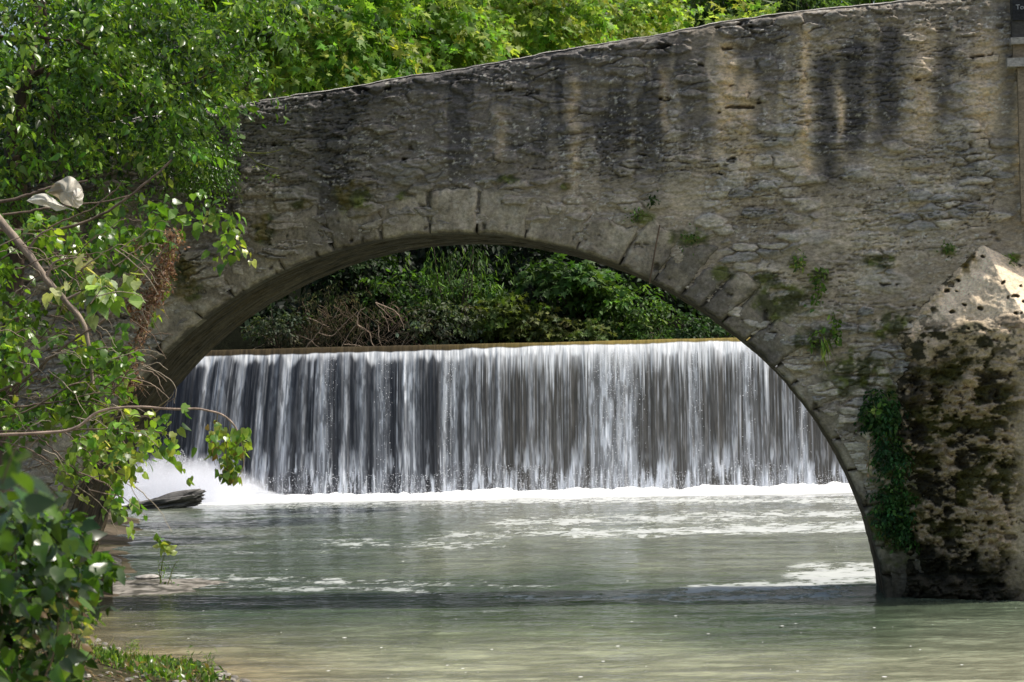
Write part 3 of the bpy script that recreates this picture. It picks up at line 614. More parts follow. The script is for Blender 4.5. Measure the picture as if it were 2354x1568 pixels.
for b_ in [(480, 1050, 1158, 10, .9, -.01), (1000, 2050, 1150, 9, 1.0, 0, .44), (1150, 2000, 1190, 16, .95, -.03, .46), (1300, 2100, 1215, 14, 1, -.028, .42), (1000, 1500, 1225, 12, .9, -.02, .50), (760, 1150, 1250, 14, .9, 0, .52), (640, 900, 1240, 8, .7),
           (380, 800, 1330, 9, .95, .03, .47), (420, 1000, 1352, 10, .85, .02, .5), (800, 1250, 1340, 12, .8, .02, .52), (1150, 1600, 1372, 9, .9, -.01, .49), (1600, 2020, 1345, 12, .95, -.05, .42), (1850, 2030, 1318, 26, 1.0, 0, .36), (1500, 2000, 1372, 10, .8, -.04, .47),
           (1000, 1400, 1408, 8, .5, 0, .56), (300, 700, 1182, 7, .5, 0, .56), (450, 900, 1268, 8, .5, 0, .56), (1850, 2000, 1218, 6, .9, 0, .4)]:
    foam = np.maximum(foam, band(*b_))  # some right-hand bands are bright reflection streaks painted in as foam
foam = np.maximum(foam, ss(104.5, 108.5, Y + 2.2 * (fbm(X * .5, Y * .5, 4, 322) - .5)))          # churned foot of the fall
shallow = ss(1400, 1560, py + 50 * (fbm(X * .3, Y * .3, 3, 323) - .5)) 
shallow = np.maximum(shallow, ss(3.2, .4, X - shore_x(Y) + .8 * (fbm(X * .7, Y * .7, 3, 324) - .5)) * ss(60, 46, Y))
cr = lerp3(rgb(.10, .13, .085), rgb(.21, .23, .165), ss(.3, .7, flow + .25 * ss(700, 1500, px) - .1))
cr = lerp3(cr, lerp3(rgb(.29, .235, .14), rgb(.37, .375, .255), ss(500, 1000, px)), shallow * .85)
silk = ss(.25, .75, fbm(X * .4, Y * 1.5, 5, 325, .62)); fin2 = fbm(X * 1.6, Y * 3.2, 4, 327, .62)
cr = cr * ((.74 + .42 * silk) * (.78 + .44 * ss(.3, .7, fin2)))[..., None]
aer_sheen = ss(62, 95, Y + 14 * (fbm(X * .3, Y * .12, 4, 329) - .5)) * ss(500, 1300, px) * .42 + ss(98, 108, Y) * .4  # aerated water, plus a pale reflection on the right painted into the colour
cr = lerp3(cr, rgb(.46, .46, .43), np.clip(aer_sheen, 0, .8) * (.5 + .7 * fbm(X * .5, Y * .6, 4, 336)))
deep = ss(1530, 1400, py + 60 * (fbm(X * .3, Y * .4, 3, 337) - .5)) * ss(1290, 1365, py + 30 * (fbm(X * .3, Y * .4, 3, 338) - .5))  # darker water colour painted here to hide the bridge shadow's hard edge
cr = lerp3(cr, cr * rgb(.50, .60, .55), deep * .85)  # deep: darkening painted over the bridge shadow's edge
cr = lerp3(cr, rgb(.80, .82, .82), foam * .95)  # foam and painted reflection streaks
m, ntx, o_ = newmat('turbid_river_water')
a1 = N(ntx, 'ShaderNodeAttribute', attribute_name='tint'); a2 = N(ntx, 'ShaderNodeAttribute', attribute_name='foam')
b = N(ntx, 'ShaderNodeBsdfPrincipled'); b.inputs['IOR'].default_value = 1.33; b.inputs['Specular IOR Level'].default_value = .5
mr = N(ntx, 'ShaderNodeMapRange'); mr.inputs['To Min'].default_value = .10; mr.inputs['To Max'].default_value = .7
ntx.links.new(a2.outputs['Fac'], mr.inputs['Value']); ntx.links.new(mr.outputs[0], b.inputs['Roughness'])
tc = N(ntx, 'ShaderNodeTexCoord'); mp = N(ntx, 'ShaderNodeMapping'); mp.inputs['Scale'].default_value = (3.2, 6.0, 1)
ntx.links.new(tc.outputs['Object'], mp.inputs[0]); no = N(ntx, 'ShaderNodeTexNoise'); no.inputs['Scale'].default_value = 1.0; no.inputs['Detail'].default_value = 5; ntx.links.new(mp.outputs[0], no.inputs['Vector'])
bu = N(ntx, 'ShaderNodeBump'); bu.inputs['Strength'].default_value = .5; bu.inputs['Distance'].default_value = .03; ntx.links.new(no.outputs['Fac'], bu.inputs['Height'])
ntx.links.new(bu.outputs[0], b.inputs['Normal']); ntx.links.new(a1.outputs['Color'], b.inputs['Base Color']); ntx.links.new(b.outputs[0], o_.inputs[0])
MAT_WATER = m
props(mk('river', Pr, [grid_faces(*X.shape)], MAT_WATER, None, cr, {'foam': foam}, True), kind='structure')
# floating foam flecks
n = 190; fx = rng.uniform(230, 2340, n); fy = 1180 + (rng.random(n) ** .8) * 390
dep_ = H * 5882 / (fy - 968 + .021 * fx); Pf = S(fx, fy, dep_); Pf[:, 2] = .035
bag = Bag()
ang = np.linspace(0, 2 * np.pi, 8, endpoint=False)
for p in Pf:
    if p[0] < shore_x(p[1]) + .3: continue
    r = .006 + .022 * rng.random() ** 3; V = np.stack((p[0] + r * 1.3 * np.cos(ang) * (.7 + .6 * rng.random(8)), p[1] + r * 2.2 * np.sin(ang), p[2] + 0 * ang), -1)
    V = np.vstack((V, p + np.array((0, 0, r * .25)))); bag.add(V, [(i, (i + 1) % 8, 8) for i in range(8)], None, (.8, .8, .78))
m, ntx, o_ = newmat('white_foam'); a1 = N(ntx, 'ShaderNodeAttribute', attribute_name='tint'); b = N(ntx, 'ShaderNodeBsdfPrincipled'); b.inputs['Roughness'].default_value = .6; b.inputs['Subsurface Weight'].default_value = 0
no = N(ntx, 'ShaderNodeTexNoise'); no.inputs['Scale'].default_value = 5; no.inputs['Detail'].default_value = 6; tc = N(ntx, 'ShaderNodeTexCoord'); ntx.links.new(tc.outputs['Object'], no.inputs['Vector'])
bu = N(ntx, 'ShaderNodeBump'); bu.inputs['Strength'].default_value = .6; bu.inputs['Distance'].default_value = .05; ntx.links.new(no.outputs['Fac'], bu.inputs['Height']); ntx.links.new(bu.outputs[0], b.inputs['Normal'])
ntx.links.new(a1.outputs['Color'], b.inputs['Base Color']); ntx.links.new(b.outputs[0], o_.inputs[0]); MAT_FOAM = m
props(bag.build('foam_flecks', MAT_FOAM), 'small white flecks of foam drifting on the river', 'foam', kind='stuff')

# weir wall behind the falling water
weir = thing('weir', (-11, 112.6, 0), 'straight masonry weir behind the falling curtain of water', 'weir')
gx = np.linspace(-32, 11, 90); gz = np.linspace(-.8, 6.28, 30); X, Z = np.meshgrid(gx, gz)
Pq = np.stack((X, 112.62 + .08 * (fbm(X, Z * 2, 3, 330) - .5), Z), -1)
bag = Bag(); bag.add(Pq, None, grid_faces(*X.shape), lerp3(rgb(.05, .045, .04), rgb(.09, .08, .06), fbm(X * 2, Z * 2, 3, 331)).reshape(-1, 3))
Pq2 = np.stack(np.broadcast_arrays(X[:4], 112.62 + np.linspace(0, 1.2, 4)[:, None], 6.28 + 0 * X[:4]), -1); bag.add(Pq2, None, grid_faces(4, 90), (.06, .05, .04))
bag.build('dam_wall', MAT_ROCK, weir, True)
# falling water sheet
gx = np.linspace(-31, 7, 1750); nv = 260; tv = np.linspace(-.32, 1.16, nv); X, T = np.meshgrid(gx, tv)
pxs, pys = proj(np.stack((X, 112 + 0 * X, 3 + 0 * X), -1))
rt = ss(900, 1300, pxs)                                      # right part of the fall is thinner, finer, painted sunlit on top; left painted tree-shaded
tt = np.maximum(T, 0); v0 = 1.1
wob_ = .10 * tt * (fbm(X * .6, T * .6, 3, 340) - .5)
xw = X + wob_
strand = fbm(xw * 2.2, T * .5 + 3, 4, 341, .6); strf = fbm(xw * 6.5, T * .7, 4, 342, .6); big = fbm(xw * .55, T * .15, 3, 343)
brk = fbm(xw * 5, T * 7 - 20, 4, 344, .65)
Yw = 112.35 - v0 * tt + np.where(T < 0, -T * 6, 0)
Zw = 6.72 - 5.05 * tt ** 2 - np.where(T < 0, 0, 0) - .05 * np.exp(-np.maximum(T, 0) * 20)
Zw = Zw + .05 * (big - .5) * np.exp(-tt * 6)
rip = (.16 * (strand - .5) + .10 * (big - .5) + .05 * (strf - .5)) * np.minimum(1, tt * 3) * (1 - .45 * rt) + .10 * (brk - .5) * ss(.55, 1.1, tt) * (strand > .45)
Yw = Yw - rip
drop = 6.72 - Zw                                              # metres fallen
STR = [(560, 10, .7), (610, 8, .8), (665, 12, .9), (750, 12, 1), (800, 8, .8), (835, 10, .8), (880, 14, .8), (945, 18, .8), (1025, 8, 1), (1045, 8, .9), (1072, 7, .9), (1150, 8, .8), (1225, 6, .7), (1365, 8, .8), (1395, 20, 1), (1440, 22, 1), (1600, 6, .9), (1718, 6, 1), (1845, 6, .9), (485, 10, .6), (520, 12, .6), (705, 8, .5)]
jxs = pxs + 10 * (fbm(X * .4, T, 3, 345) - .5) + 4 * (brk - .5)
stk = np.zeros_like(X)
for (sx, wd, k) in STR: stk = np.maximum(stk, k * np.exp(-((jxs - sx) / wd) ** 2) * (.55 + .6 * strf))
n1 = fbm(xw * 4.4 + .3 * fbm(X * 3, T * 1.5, 2, 351), T * .30 + 7, 3, 347, .5); r1 = ss(.86, .985, 1 - np.abs(2 * n1 - 1))
n2 = fbm(xw * 9.5, T * .4 + 3, 3, 348, .5); r2 = ss(.84, .98, 1 - np.abs(2 * n2 - 1))
n3 = fbm(xw * 15, T * .9, 3, 349, .6)
grp_ = ss(.38, .66, fbm(xw * 1.1, T * .12, 3, 350))
ff = 1 - .55 * ss(.3, 4.5, drop)
wl = (.62 * r1 * (.5 + n3) + .30 * r2 * (.3 + .9 * n3)) * (.10 + .95 * grp_) * ff + .16 * ss(.50, .80, n3) * (.3 + .7 * rt) + .04 * ss(.45, .7, strand)
wl = wl * (1 - .5 * rt) + rt * (.01 + .17 * ss(.54, .70, n3) + .28 * r2 * grp_)
top = ss(1.9 + .1 * rt, .35, drop + 2.6 * (strand - .5) * (1 - rt) + 2.0 * (n3 - .5) + .9 * (.5 - r2)) * (.10 + .80 * rt)
top2 = ss(.85, .42, drop + 1.2 * (strand - .45) * (1 - .6 * rt)) * (.7 + .3 * rt)
fo = np.maximum(np.maximum(wl, stk * (.55 + .9 * (n3 - .2)) * .95), np.maximum(top * .95, top2 * .9))
low = ss(4.0, 6.4, drop + 1.6 * (brk - .5)) * (.45 + .4 * ss(.45, .6, brk))
fo = np.maximum(fo, low * ss(.48, .62, brk + .1 * rt) * .9)
lip = ss(.34, .26, drop + .12 * (fbm(X * 1.6, X * 0, 3, 346) - .5) + .10 * rt)          # glassy brown lip before it breaks
n4 = fbm(xw * 8, T * 9 + 40, 4, 352, .62); fo = fo * (1 - ss(.5, 1.6, drop) * (.55 - .95 * (ss(.38, .62, n4) - .1)) * .8)
fo = np.clip(fo, 0, 1) * (1 - lip)
cw = lerp3(lerp3(rgb(.018, .019, .024), rgb(.085, .078, .066), rt * .95), rgb(.72, .75, .80), fo)
cw = lerp3(cw, rgb(.92, .93, .94), np.clip(np.maximum(top * rt, top2), 0, 1) * (1 - lip))
cw = lerp3(cw, lerp3(rgb(.06, .043, .018), rgb(.25, .19, .05), ss(900, 1500, pxs)), lip * .95)
m, ntx, o_ = newmat('falling_water'); a1 = N(ntx, 'ShaderNodeAttribute', attribute_name='tint')
b = N(ntx, 'ShaderNodeBsdfPrincipled'); b.inputs['Roughness'].default_value = .28; b.inputs['IOR'].default_value = 1.33
tc = N(ntx, 'ShaderNodeTexCoord'); mp = N(ntx, 'ShaderNodeMapping'); mp.inputs['Scale'].default_value = (9, 1, .9); ntx.links.new(tc.outputs['Object'], mp.inputs[0])
no = N(ntx, 'ShaderNodeTexNoise'); no.inputs['Scale'].default_value = 1.2; no.inputs['Detail'].default_value = 6; ntx.links.new(mp.outputs[0], no.inputs['Vector'])
bu = N(ntx, 'ShaderNodeBump'); bu.inputs['Strength'].default_value = .25; bu.inputs['Distance'].default_value = .03; ntx.links.new(no.outputs['Fac'], bu.inputs['Height']); ntx.links.new(bu.outputs[0], b.inputs['Normal'])
mu = N(ntx, 'ShaderNodeMapRange'); mu.inputs['From Min'].default_value = .3; mu.inputs['From Max'].default_value = .7; mu.inputs['To Min'].default_value = .7; mu.inputs['To Max'].default_value = 1.3; ntx.links.new(no.outputs['Fac'], mu.inputs['Value'])
vm = N(ntx, 'ShaderNodeVectorMath', operation='SCALE'); ntx.links.new(a1.outputs['Color'], vm.inputs[0]); ntx.links.new(mu.outputs[0], vm.inputs['Scale'])
ntx.links.new(vm.outputs[0], b.inputs['Base Color']); ntx.links.new(b.outputs[0], o_.inputs[0])
Xs_ = X - .10 * np.clip(drop - .3, 0, None) * ss(-17, -24, X)
props(mk('waterfall', np.stack((Xs_, Yw, Zw), -1), [grid_faces(*X.shape)], m, None, cw, None, True), kind='structure')
# upstream pool
gx = np.linspace(-33, 12, 60); gy = np.linspace(114.1, 125, 12); X, Y = np.meshgrid(gx, gy)
props(mk('upstream_pool', np.stack((X, Y, 6.70 + .02 * (fbm(X, Y * 2, 3, 350) - .5)), -1), [grid_faces(*X.shape)], MAT_WATER, None, np.broadcast_to(rgb(.08, .08, .05), X.shape + (3,)), {'foam': X * 0}, True), kind='structure')
# foam ridge at the foot + mist of droplets
gx = np.linspace(-30, 8, 1100); gv = np.linspace(0, 1, 40); X, Vv = np.meshgrid(gx, gv)
pxs, _ = proj(np.stack((X, 111 + 0 * X, 0 * X), -1))
hh = .75 * (.34 + .35 * (fbm(X * .5, X * 0, 4, 360, .6) - .3) + .22 * (fbm(X * 2.2, X * 0 + 5, 4, 361, .6) - .5)) 
prof = np.sin(np.pi * np.clip(Vv * 1.0, 0, 1)) ** .7
Zf = hh * prof + .14 * (fbm(X * 3, Vv * 4, 4, 362, .65) - .5) * prof - .02
Yf = 108.4 + Vv * 3.0 + .35 * (fbm(X * .5, Vv, 3, 363) - .5)
props(mk('churning_foam', np.stack((X, Yf, Zf), -1), [grid_faces(*X.shape)], MAT_FOAM, None, np.broadcast_to(rgb(.88, .89, .9), X.shape + (3,)), None, True), kind='structure')
bag = Bag()
TET = np.array([(1, 1, 1), (-1, -1, 1), (-1, 1, -1), (1, -1, -1)], float) * .6; TETF = np.array([(0, 1, 2), (0, 3, 1), (0, 2, 3), (1, 3, 2)])
def drops(cen, size):
    n = len(cen); Rn = randdir(n * 4).reshape(n, 4, 3) * .35
    V = cen[:, None] + (TET[None] + Rn) * size[:, None, None]
    bag.add(V, (TETF[None] + (np.arange(n) * 4)[:, None, None]).reshape(-1, 3), None, (.86, .88, .92))
n = 60000; u = rng.beta(2.0, 2.0, n); hx = rng.random(n)
Xm = rng.uniform(270, 640, n); top_h = np.interp(Xm, [250, 330, 400, 470, 560, 640], [.95, 2.0, 2.05, 1.5, .7, .3])
zz = top_h * (rng.random(n) ** 1.7) * (.75 + .5 * fbm(Xm / 30, Xm * 0, 3, 370)); yy = rng.uniform(107.0, 111.2, n)
Pm = np.stack(((Xm - 1739) / 5882 * yy, yy, zz), -1); drops(Pm, .004 + .014 * rng.random(n) ** 2)
n = 26000; Xm = rng.uniform(-28, 5, n); zz = (rng.random(n) ** 3) * (.5 + 1.1 * fbm(Xm * .7, Xm * 0, 3, 371)); drops(np.stack((Xm, rng.uniform(110.2, 111.3, n), zz + .1), -1), .004 + .018 * rng.random(n) ** 2)
n = 3000; Xm = (np.concatenate((rng.normal(1420, 32, n // 2), rng.choice([750, 1030, 1600, 1718, 1845, 880], n // 2) + rng.normal(0, 7, n // 2))) - 1739) / 5882 * 111.4; tq = rng.uniform(.25, 1.12, n)
drops(np.stack((Xm + .12 * rng.normal(size=n), 112.1 - 1.1 * tq, 6.5 - 4.95 * tq ** 2), -1), .005 + .018 * rng.random(n) ** 2)
props(bag.build('spray', MAT_FOAM), 'fine white spray rising where the fall hits the river', 'spray', kind='stuff')

# drifting mist at the left end of the fall
m, ntx, o_ = newmat('water_mist'); pv = N(ntx, 'ShaderNodeVolumePrincipled'); pv.inputs['Color'].default_value = (.95, .96, 1, 1); pv.inputs['Anisotropy'].default_value = .1
tc = N(ntx, 'ShaderNodeTexCoord'); no = N(ntx, 'ShaderNodeTexNoise'); no.inputs['Scale'].default_value = .9; no.inputs['Detail'].default_value = 5; ntx.links.new(tc.outputs['Object'], no.inputs['Vector'])
sx = N(ntx, 'ShaderNodeSeparateXYZ'); ntx.links.new(tc.outputs['Object'], sx.inputs[0])
def mth(op, a, b=None):
    x = N(ntx, 'ShaderNodeMath', operation=op)
    for i, v in enumerate((a, b)):
        if v is None: continue
        if isinstance(v, (int, float)): x.inputs[i].default_value = v
        else: ntx.links.new(v, x.inputs[i])
    return x.outputs[0]
hx = mth('DIVIDE', sx.outputs[0], 4.4); hz = mth('DIVIDE', sx.outputs[2], 2.5)
rad_ = mth('ADD', mth('MULTIPLY', hx, hx), mth('MULTIPLY', hz, hz))
base_ = mth('SUBTRACT', mth('ADD', mth('MULTIPLY', no.outputs['Fac'], 1.5), -.05), rad_)
mxn = N(ntx, 'ShaderNodeMath', operation='MAXIMUM'); ntx.links.new(base_, mxn.inputs[0]); mxn.inputs[1].default_value = 0
ntx.links.new(mth('MULTIPLY', mxn.outputs[0], 1.7), pv.inputs['Density']); ntx.links.new(pv.outputs[0], o_.inputs['Volume'])
th = np.linspace(0, 2 * np.pi, 40); ph = np.linspace(0, np.pi / 2, 14); TH, PH = np.meshgrid(th, ph)
mv = np.stack((4.4 * np.cos(TH) * np.sin(PH), 1.9 * np.sin(TH) * np.sin(PH), 2.6 * np.cos(PH)), -1)
mi = mk('mist', mv, [grid_faces(14, 40)[:, ::-1]], m, None, None, None, True); mi.location = (-25.0, 109.4, .05)
props(mi, 'soft cloud of white mist at the left foot of the fall', 'mist', kind='stuff')
# weathered rock lying in the foam
def lump(name, pts, seed, mat, label, cat, group=None, col=((.10, .095, .085), (.20, .19, .165)), n=(46, 30), amp=.18):
    """a rock from an axis of (center, rx, ry, rz) ... rx along x"""
    c, rx, ry, rz, tilt, yaw = pts
    th = np.linspace(0, 2 * np.pi, n[0]); ph = np.linspace(0, np.pi, n[1]); TH, PH = np.meshgrid(th, ph)
    d = np.stack((np.cos(TH) * np.sin(PH), np.sin(TH) * np.sin(PH), np.cos(PH)), -1)
    tw = np.cos(TH) * np.sin(PH) + np.cos(PH) * 1.7; tw2 = np.abs(np.sin(TH)) * np.sin(PH) + .6 * np.cos(PH)
    k = 1 + amp * 2.2 * (fbm(tw * 1.4 + seed, tw2 * 1.6, 4, seed, .6) - .5)
    k = k * (1 + .5 * amp * (np.floor(fbm(tw * 2 + seed, tw2 * 2, 2, seed + 3) * 5) / 5 - .5))
    L = d * np.array((rx, ry, rz)) * k[..., None]
    ct_, st_ = math.cos(tilt), math.sin(tilt); L = np.stack((L[..., 0] * ct_ - L[..., 2] * st_, L[..., 1], L[..., 0] * st_ + L[..., 2] * ct_), -1)
    cy_, sy_ = math.cos(yaw), math.sin(yaw); L = np.stack((L[..., 0] * cy_ - L[..., 1] * sy_, L[..., 0] * sy_ + L[..., 1] * cy_, L[..., 2]), -1)
    cc = lerp3(rgb(*col[0]), rgb(*col[1]), ss(.35, .65, fbm(tw * 3 + seed, tw2 * 3, 4, seed + 7)))
    o = mk(name, L.reshape(-1, 3) + np.array(c), [grid_faces(n[1], n[0])[:, ::-1]], mat, None, cc, None, True)
    # keep the object's origin at the rock
    me = o.data; co = np.empty(len(me.vertices) * 3, np.float32); me.vertices.foreach_get('co', co); co = co.reshape(-1, 3) - np.array(c, np.float32); me.vertices.foreach_set('co', co.ravel()); me.update(); o.location = tuple(float(v) for v in c)
    return props(o, label, cat, group)
c = S(372, 1158, 103.0); lump('rock', ((c[0] - .1, 103.0, .14), 1.95, .75, .33, .20, 0), 17, MAT_ROCK, 'long dark rock slab lying tilted in the spray below the fall', 'rock', None, ((.05, .048, .045), (.19, .18, .165)), (110, 70), .42)

# gravel spit with stones and a small sapling
def SG(x, y, z=0.0):
    """point on the level z seen at x, y"""
    P0 = S(x, y, 50.0); d = P0 - np.array((0, 0, H)); return np.array((0, 0, H)) + d * ((z - H) / d[2])
q = SG(330, 1348); SPX, SPY = q[0], q[1]
g = np.linspace(-1, 1, 70); X, Y = np.meshgrid(g, g); d = np.hypot(X, Y) + .25 * (fbm(X * 2, Y * 2, 4, 380) - .5)
Xs = SPX + X * 1.7 - .1; Ys = SPY + Y * 2.6; Zs = .13 * (1 - d * 1.05) + .05 * (fbm(X * 9, Y * 9, 3, 381) - .5)
props(mk('gravel_spit', np.stack((Xs, Ys, Zs), -1), [grid_faces(70, 70)], MAT_SOIL, None, lerp3(rgb(.28, .26, .23), rgb(.10, .095, .08), ss(.42, .62, fbm(X * 7, Y * 7, 4, 382))), None, True), kind='structure')
for (x, y, r, rz, lab, col) in [(259, 1310, .22, .2, 'dark rough stone at the foot of the left arch pier', ((.05, .048, .045), (.16, .15, .13))), (268, 1330, .2, .07, 'flat pale stone lying on the gravel spit', ((.3, .3, .3), (.45, .45, .44))), (340, 1328, .3, .06, 'long whitish flat slab at the water edge of the gravel spit', ((.38, .36, .33), (.5, .48, .44)))]:
    p = SG(x, y, .1); lump('stone', ((p[0], p[1], .12 if rz < .1 else .22), r, r * 1.1, rz, .08, .4), int(x), MAT_ROCK, lab, 'stone', None, col, (30, 20))

# ================================================================== VEGETATION
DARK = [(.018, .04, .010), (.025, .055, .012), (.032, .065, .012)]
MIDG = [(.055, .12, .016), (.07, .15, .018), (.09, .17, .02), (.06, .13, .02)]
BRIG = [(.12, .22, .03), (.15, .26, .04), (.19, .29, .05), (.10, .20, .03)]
YELL = [(.26, .33, .07), (.30, .35, .09), (.20, .29, .05)]
CONI = [(.06, .11, .04), (.08, .14, .045), (.10, .16, .05)]
def ball(n, c, r, shell=2.0, gaps=None):
    P = randdir(n) * (rng.random((n, 1)) ** (1 / shell))
    return c + P * np.array(r), P
def tree(name, base, crown_c, r, ncl, nl, length, lsize, tm, pal, label, group, trunk_r=.25, droop=.35, mat=None, cat='tree', limbs=9, spread=.55, flat=.35, seed=0, bark=(.11, .09, .07), via=None):
    t = thing(name, base, label, cat, group)
    cc = np.array(crown_c, float); base = np.array(base, float)
    P, U = ball(int(ncl * 1.6), cc, r, 2.2)
    dens = fbm(P[:, 0] / (r[0] * .45) + seed, P[:, 2] / (r[2] * .45) + P[:, 1] * .4, 3, 400 + seed)
    P = P[dens > np.quantile(dens, .38)][:ncl]
    out = (P - cc) / np.array(r); out[:, 2] *= .4; out += .3 * randdir(len(P))
    bag = Bag(); tw = Bag()
    sprays(bag, P, out, nl, length, lsize, tm, pal, droop, flat, spread)
    mid = base + (cc - base) * .55; top = cc + np.array((0, 0, r[2] * .55))
    tr = wob(spline([base] + (via if via is not None else [mid + rng.normal(0, .25, 3)]) + [cc, top], 24), .12 * trunk_r / .25, .35)
    tw.tube(tr, np.linspace(trunk_r, trunk_r * .18, len(tr)), 9, bark, .15)
    for i in range(limbs):
        e = P[rng.integers(len(P))]; k = rng.integers(len(tr) // 3, len(tr) - 4); s_ = tr[k]
        m_ = (s_ + e) / 2 + np.array((0, 0, .12 * np.linalg.norm(e - s_)))
        br = wob(spline([s_, m_, e], 14), .06, .5); tw.tube(br, np.linspace(trunk_r * .38, trunk_r * .06, len(br)), 6, bark, .1)
    tw.build('trunk', MAT_BARK, t, True); bag.build('crown', mat or MAT_LEAF_FAR, t)
    return t
def G(x, Y):     # terrain height
    d = shore_x(np.array([Y]))[0] - x; return float(max(-.2, hshore(max(d, 0)))) if Y < 112 else 6.5 + max(0, min((Y - 119) * 1.1, 2 + (Y - 119) * .26))
def at_px(x, y, Y): return S(x, y, Y)

# --- sunlit trees behind the bridge, seen above the parapet
grp = 'sunlit trees showing above the parapet'
for i, (x, y, Y, bx, r, ncl, pal, lab) in enumerate([
    (640, 60, 66, -20, (3.4, 2.6, 3.0), 620, BRIG + YELL[:1] + MIDG[:1], 'leafy maple behind the bridge, above the left end of the parapet'),
    (900, 95, 76, -20, (3.3, 2.6, 2.9), 640, BRIG + BRIG + YELL, 'bright sunlit maple above the parapet, left of the arch crown'),
    (1180, 55, 88, -24, (3.6, 3.0, 3.0), 700, BRIG + YELL, 'yellow-green sunlit maple above the parapet over the arch crown'),
    (1400, 45, 98, -27, (2.6, 2.6, 2.6), 420, BRIG + YELL, 'pale lime-green tree above the parapet right of the arch crown')]):
    cc = S(x, y, Y); bx = float(S(60 + 20 * i, 900, Y)[0])
    tree('maple_tree', (bx, Y + 1, G(bx, Y)), cc, r, int(ncl * 1.5), 12, .9, .235, MAPLE, pal, lab, grp, .3, .4, seed=i * 7, via=[S(150 + 20 * i, 640, Y), S(420 + 40 * i, 380, Y)])
for i, (x, y, Y, bx, r, ncl, pal, lab, tm, ls) in enumerate([
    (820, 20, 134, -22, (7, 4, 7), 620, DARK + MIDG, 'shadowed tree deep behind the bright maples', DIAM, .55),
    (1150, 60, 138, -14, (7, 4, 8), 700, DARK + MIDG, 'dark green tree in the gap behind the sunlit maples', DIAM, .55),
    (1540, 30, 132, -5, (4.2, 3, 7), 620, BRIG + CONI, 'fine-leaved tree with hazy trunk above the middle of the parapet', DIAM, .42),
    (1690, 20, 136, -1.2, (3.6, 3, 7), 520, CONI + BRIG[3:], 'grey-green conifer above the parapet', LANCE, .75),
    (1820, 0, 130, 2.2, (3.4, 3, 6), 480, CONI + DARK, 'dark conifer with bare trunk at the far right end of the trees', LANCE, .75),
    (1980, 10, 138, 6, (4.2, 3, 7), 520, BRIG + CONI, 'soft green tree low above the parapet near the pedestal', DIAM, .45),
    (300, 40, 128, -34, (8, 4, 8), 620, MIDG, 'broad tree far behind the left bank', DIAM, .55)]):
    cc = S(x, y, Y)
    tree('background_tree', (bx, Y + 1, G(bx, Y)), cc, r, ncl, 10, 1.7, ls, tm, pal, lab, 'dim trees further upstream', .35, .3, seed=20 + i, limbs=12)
# bright sprigs leaning over the parapet
bag = Bag(); tw = Bag(); t = thing('bush', S(1720, 60, 50.5), 'lime-green sunlit bush just peeking over the parapet', 'bush')
P, U = ball(60, S(1715, 40, 50.5), (.7, .5, .35)); sprays(bag, P, U, 9, .4, .13, MAPLE, YELL + BRIG, .2, .4); tw.tube([S(1720, 66, 50.5), S(1720, 45, 50.5)], [.03, .015], 6); tw.build('stem', MAT_BARK, t); bag.build('foliage', MAT_LEAF_FAR, t)

# --- distant wood closing the view
bag = Bag(); n = 5200
xx = rng.uniform(-75, 45, n); zz = 5 + rng.random(n) ** .9 * 34; yy = 150 + rng.normal(0, 3, n) + (fbm(xx * .12, zz * .12, 3, 500) - .5) * 14
ok = zz < 27 + 10 * fbm(xx * .1, xx * 0, 3, 501) - 5 * ss(-32, -40, xx)
P = np.stack((xx, yy, zz), -1)[ok]
sprays(bag, P, np.tile((0, -1.0, 0), (len(P), 1)) + .6 * randdir(len(P)), 9, 2.6, 1.0, DIAM, DARK + DARK + MIDG[:1], .4, .4)
props(bag.build('distant_wood', MAT_SHRUB), 'dense dark wood closing the valley behind the bridge', 'wood', kind='stuff')

n = 2600; xx = rng.uniform(-32, 8, n); zz = rng.uniform(6.7, 13.5, n); yy = 122.5 + .35 * (zz - 6.7) + rng.normal(0, .5, n); bag = Bag(); P = np.stack((xx, yy, zz), -1)
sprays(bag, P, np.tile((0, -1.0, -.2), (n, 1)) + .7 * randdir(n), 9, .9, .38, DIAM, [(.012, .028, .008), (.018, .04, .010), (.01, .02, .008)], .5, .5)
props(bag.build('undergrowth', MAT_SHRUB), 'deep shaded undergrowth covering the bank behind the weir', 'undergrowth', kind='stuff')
# --- plants on the far bank seen through the arch
def shrub(name, x, y, rx, ry, Y, ncl, nl, length, lsize, tm, pal, label, group='bushes on the far bank seen through the arch', droop=.35, mat=None, flat=.4, cat='bush', shell=2.2, out=None, spread=.55, depth=1.2):
    c = S(x, y, Y); s_ = Y / 5882; r = (rx * s_, depth, ry * s_)
    base = np.array((c[0], Y + .6, max(6.6, G(c[0], Y) - .2) if Y > 112 else G(c[0], Y)))
    t = thing(name, base, label, cat, group)
    P, U = ball(ncl, c, r, shell); o = U * np.array((1, 1, .5)) + np.array((0, -.5, 0)) if out is None else np.tile(out, (ncl, 1)) + .35 * randdir(ncl)
    bag = Bag(); tw = Bag(); sprays(bag, P, o, nl, length, lsize, tm, pal, droop, flat, spread)
    for i in range(6):
        e = P[rng.integers(ncl)]; tw.tube(wob(spline([base + rng.normal(0, .08, 3), (base + e) / 2 + rng.normal(0, .2, 3), e], 10), .05), np.linspace(.05, .012, 10)[:len(spline([base, base, e], 10))] if False else [.05, .012], 5, (.10, .08, .06))
    tw.build('stem', MAT_TWIG, t); bag.build('foliage', mat or MAT_SHRUB, t)
    return t
MG2 = [(.045, .10, .02), (.06, .125, .024), (.07, .14, .026)]
shrub('tree_branch', 1050, 583, 120, 26, 120, 46, 12, 1.1, .34, LANCE, MG2 + BRIG[:2], 'drooping long-leaved branch hanging behind the arch crown', droop=1.5, cat='branch', spread=.3)
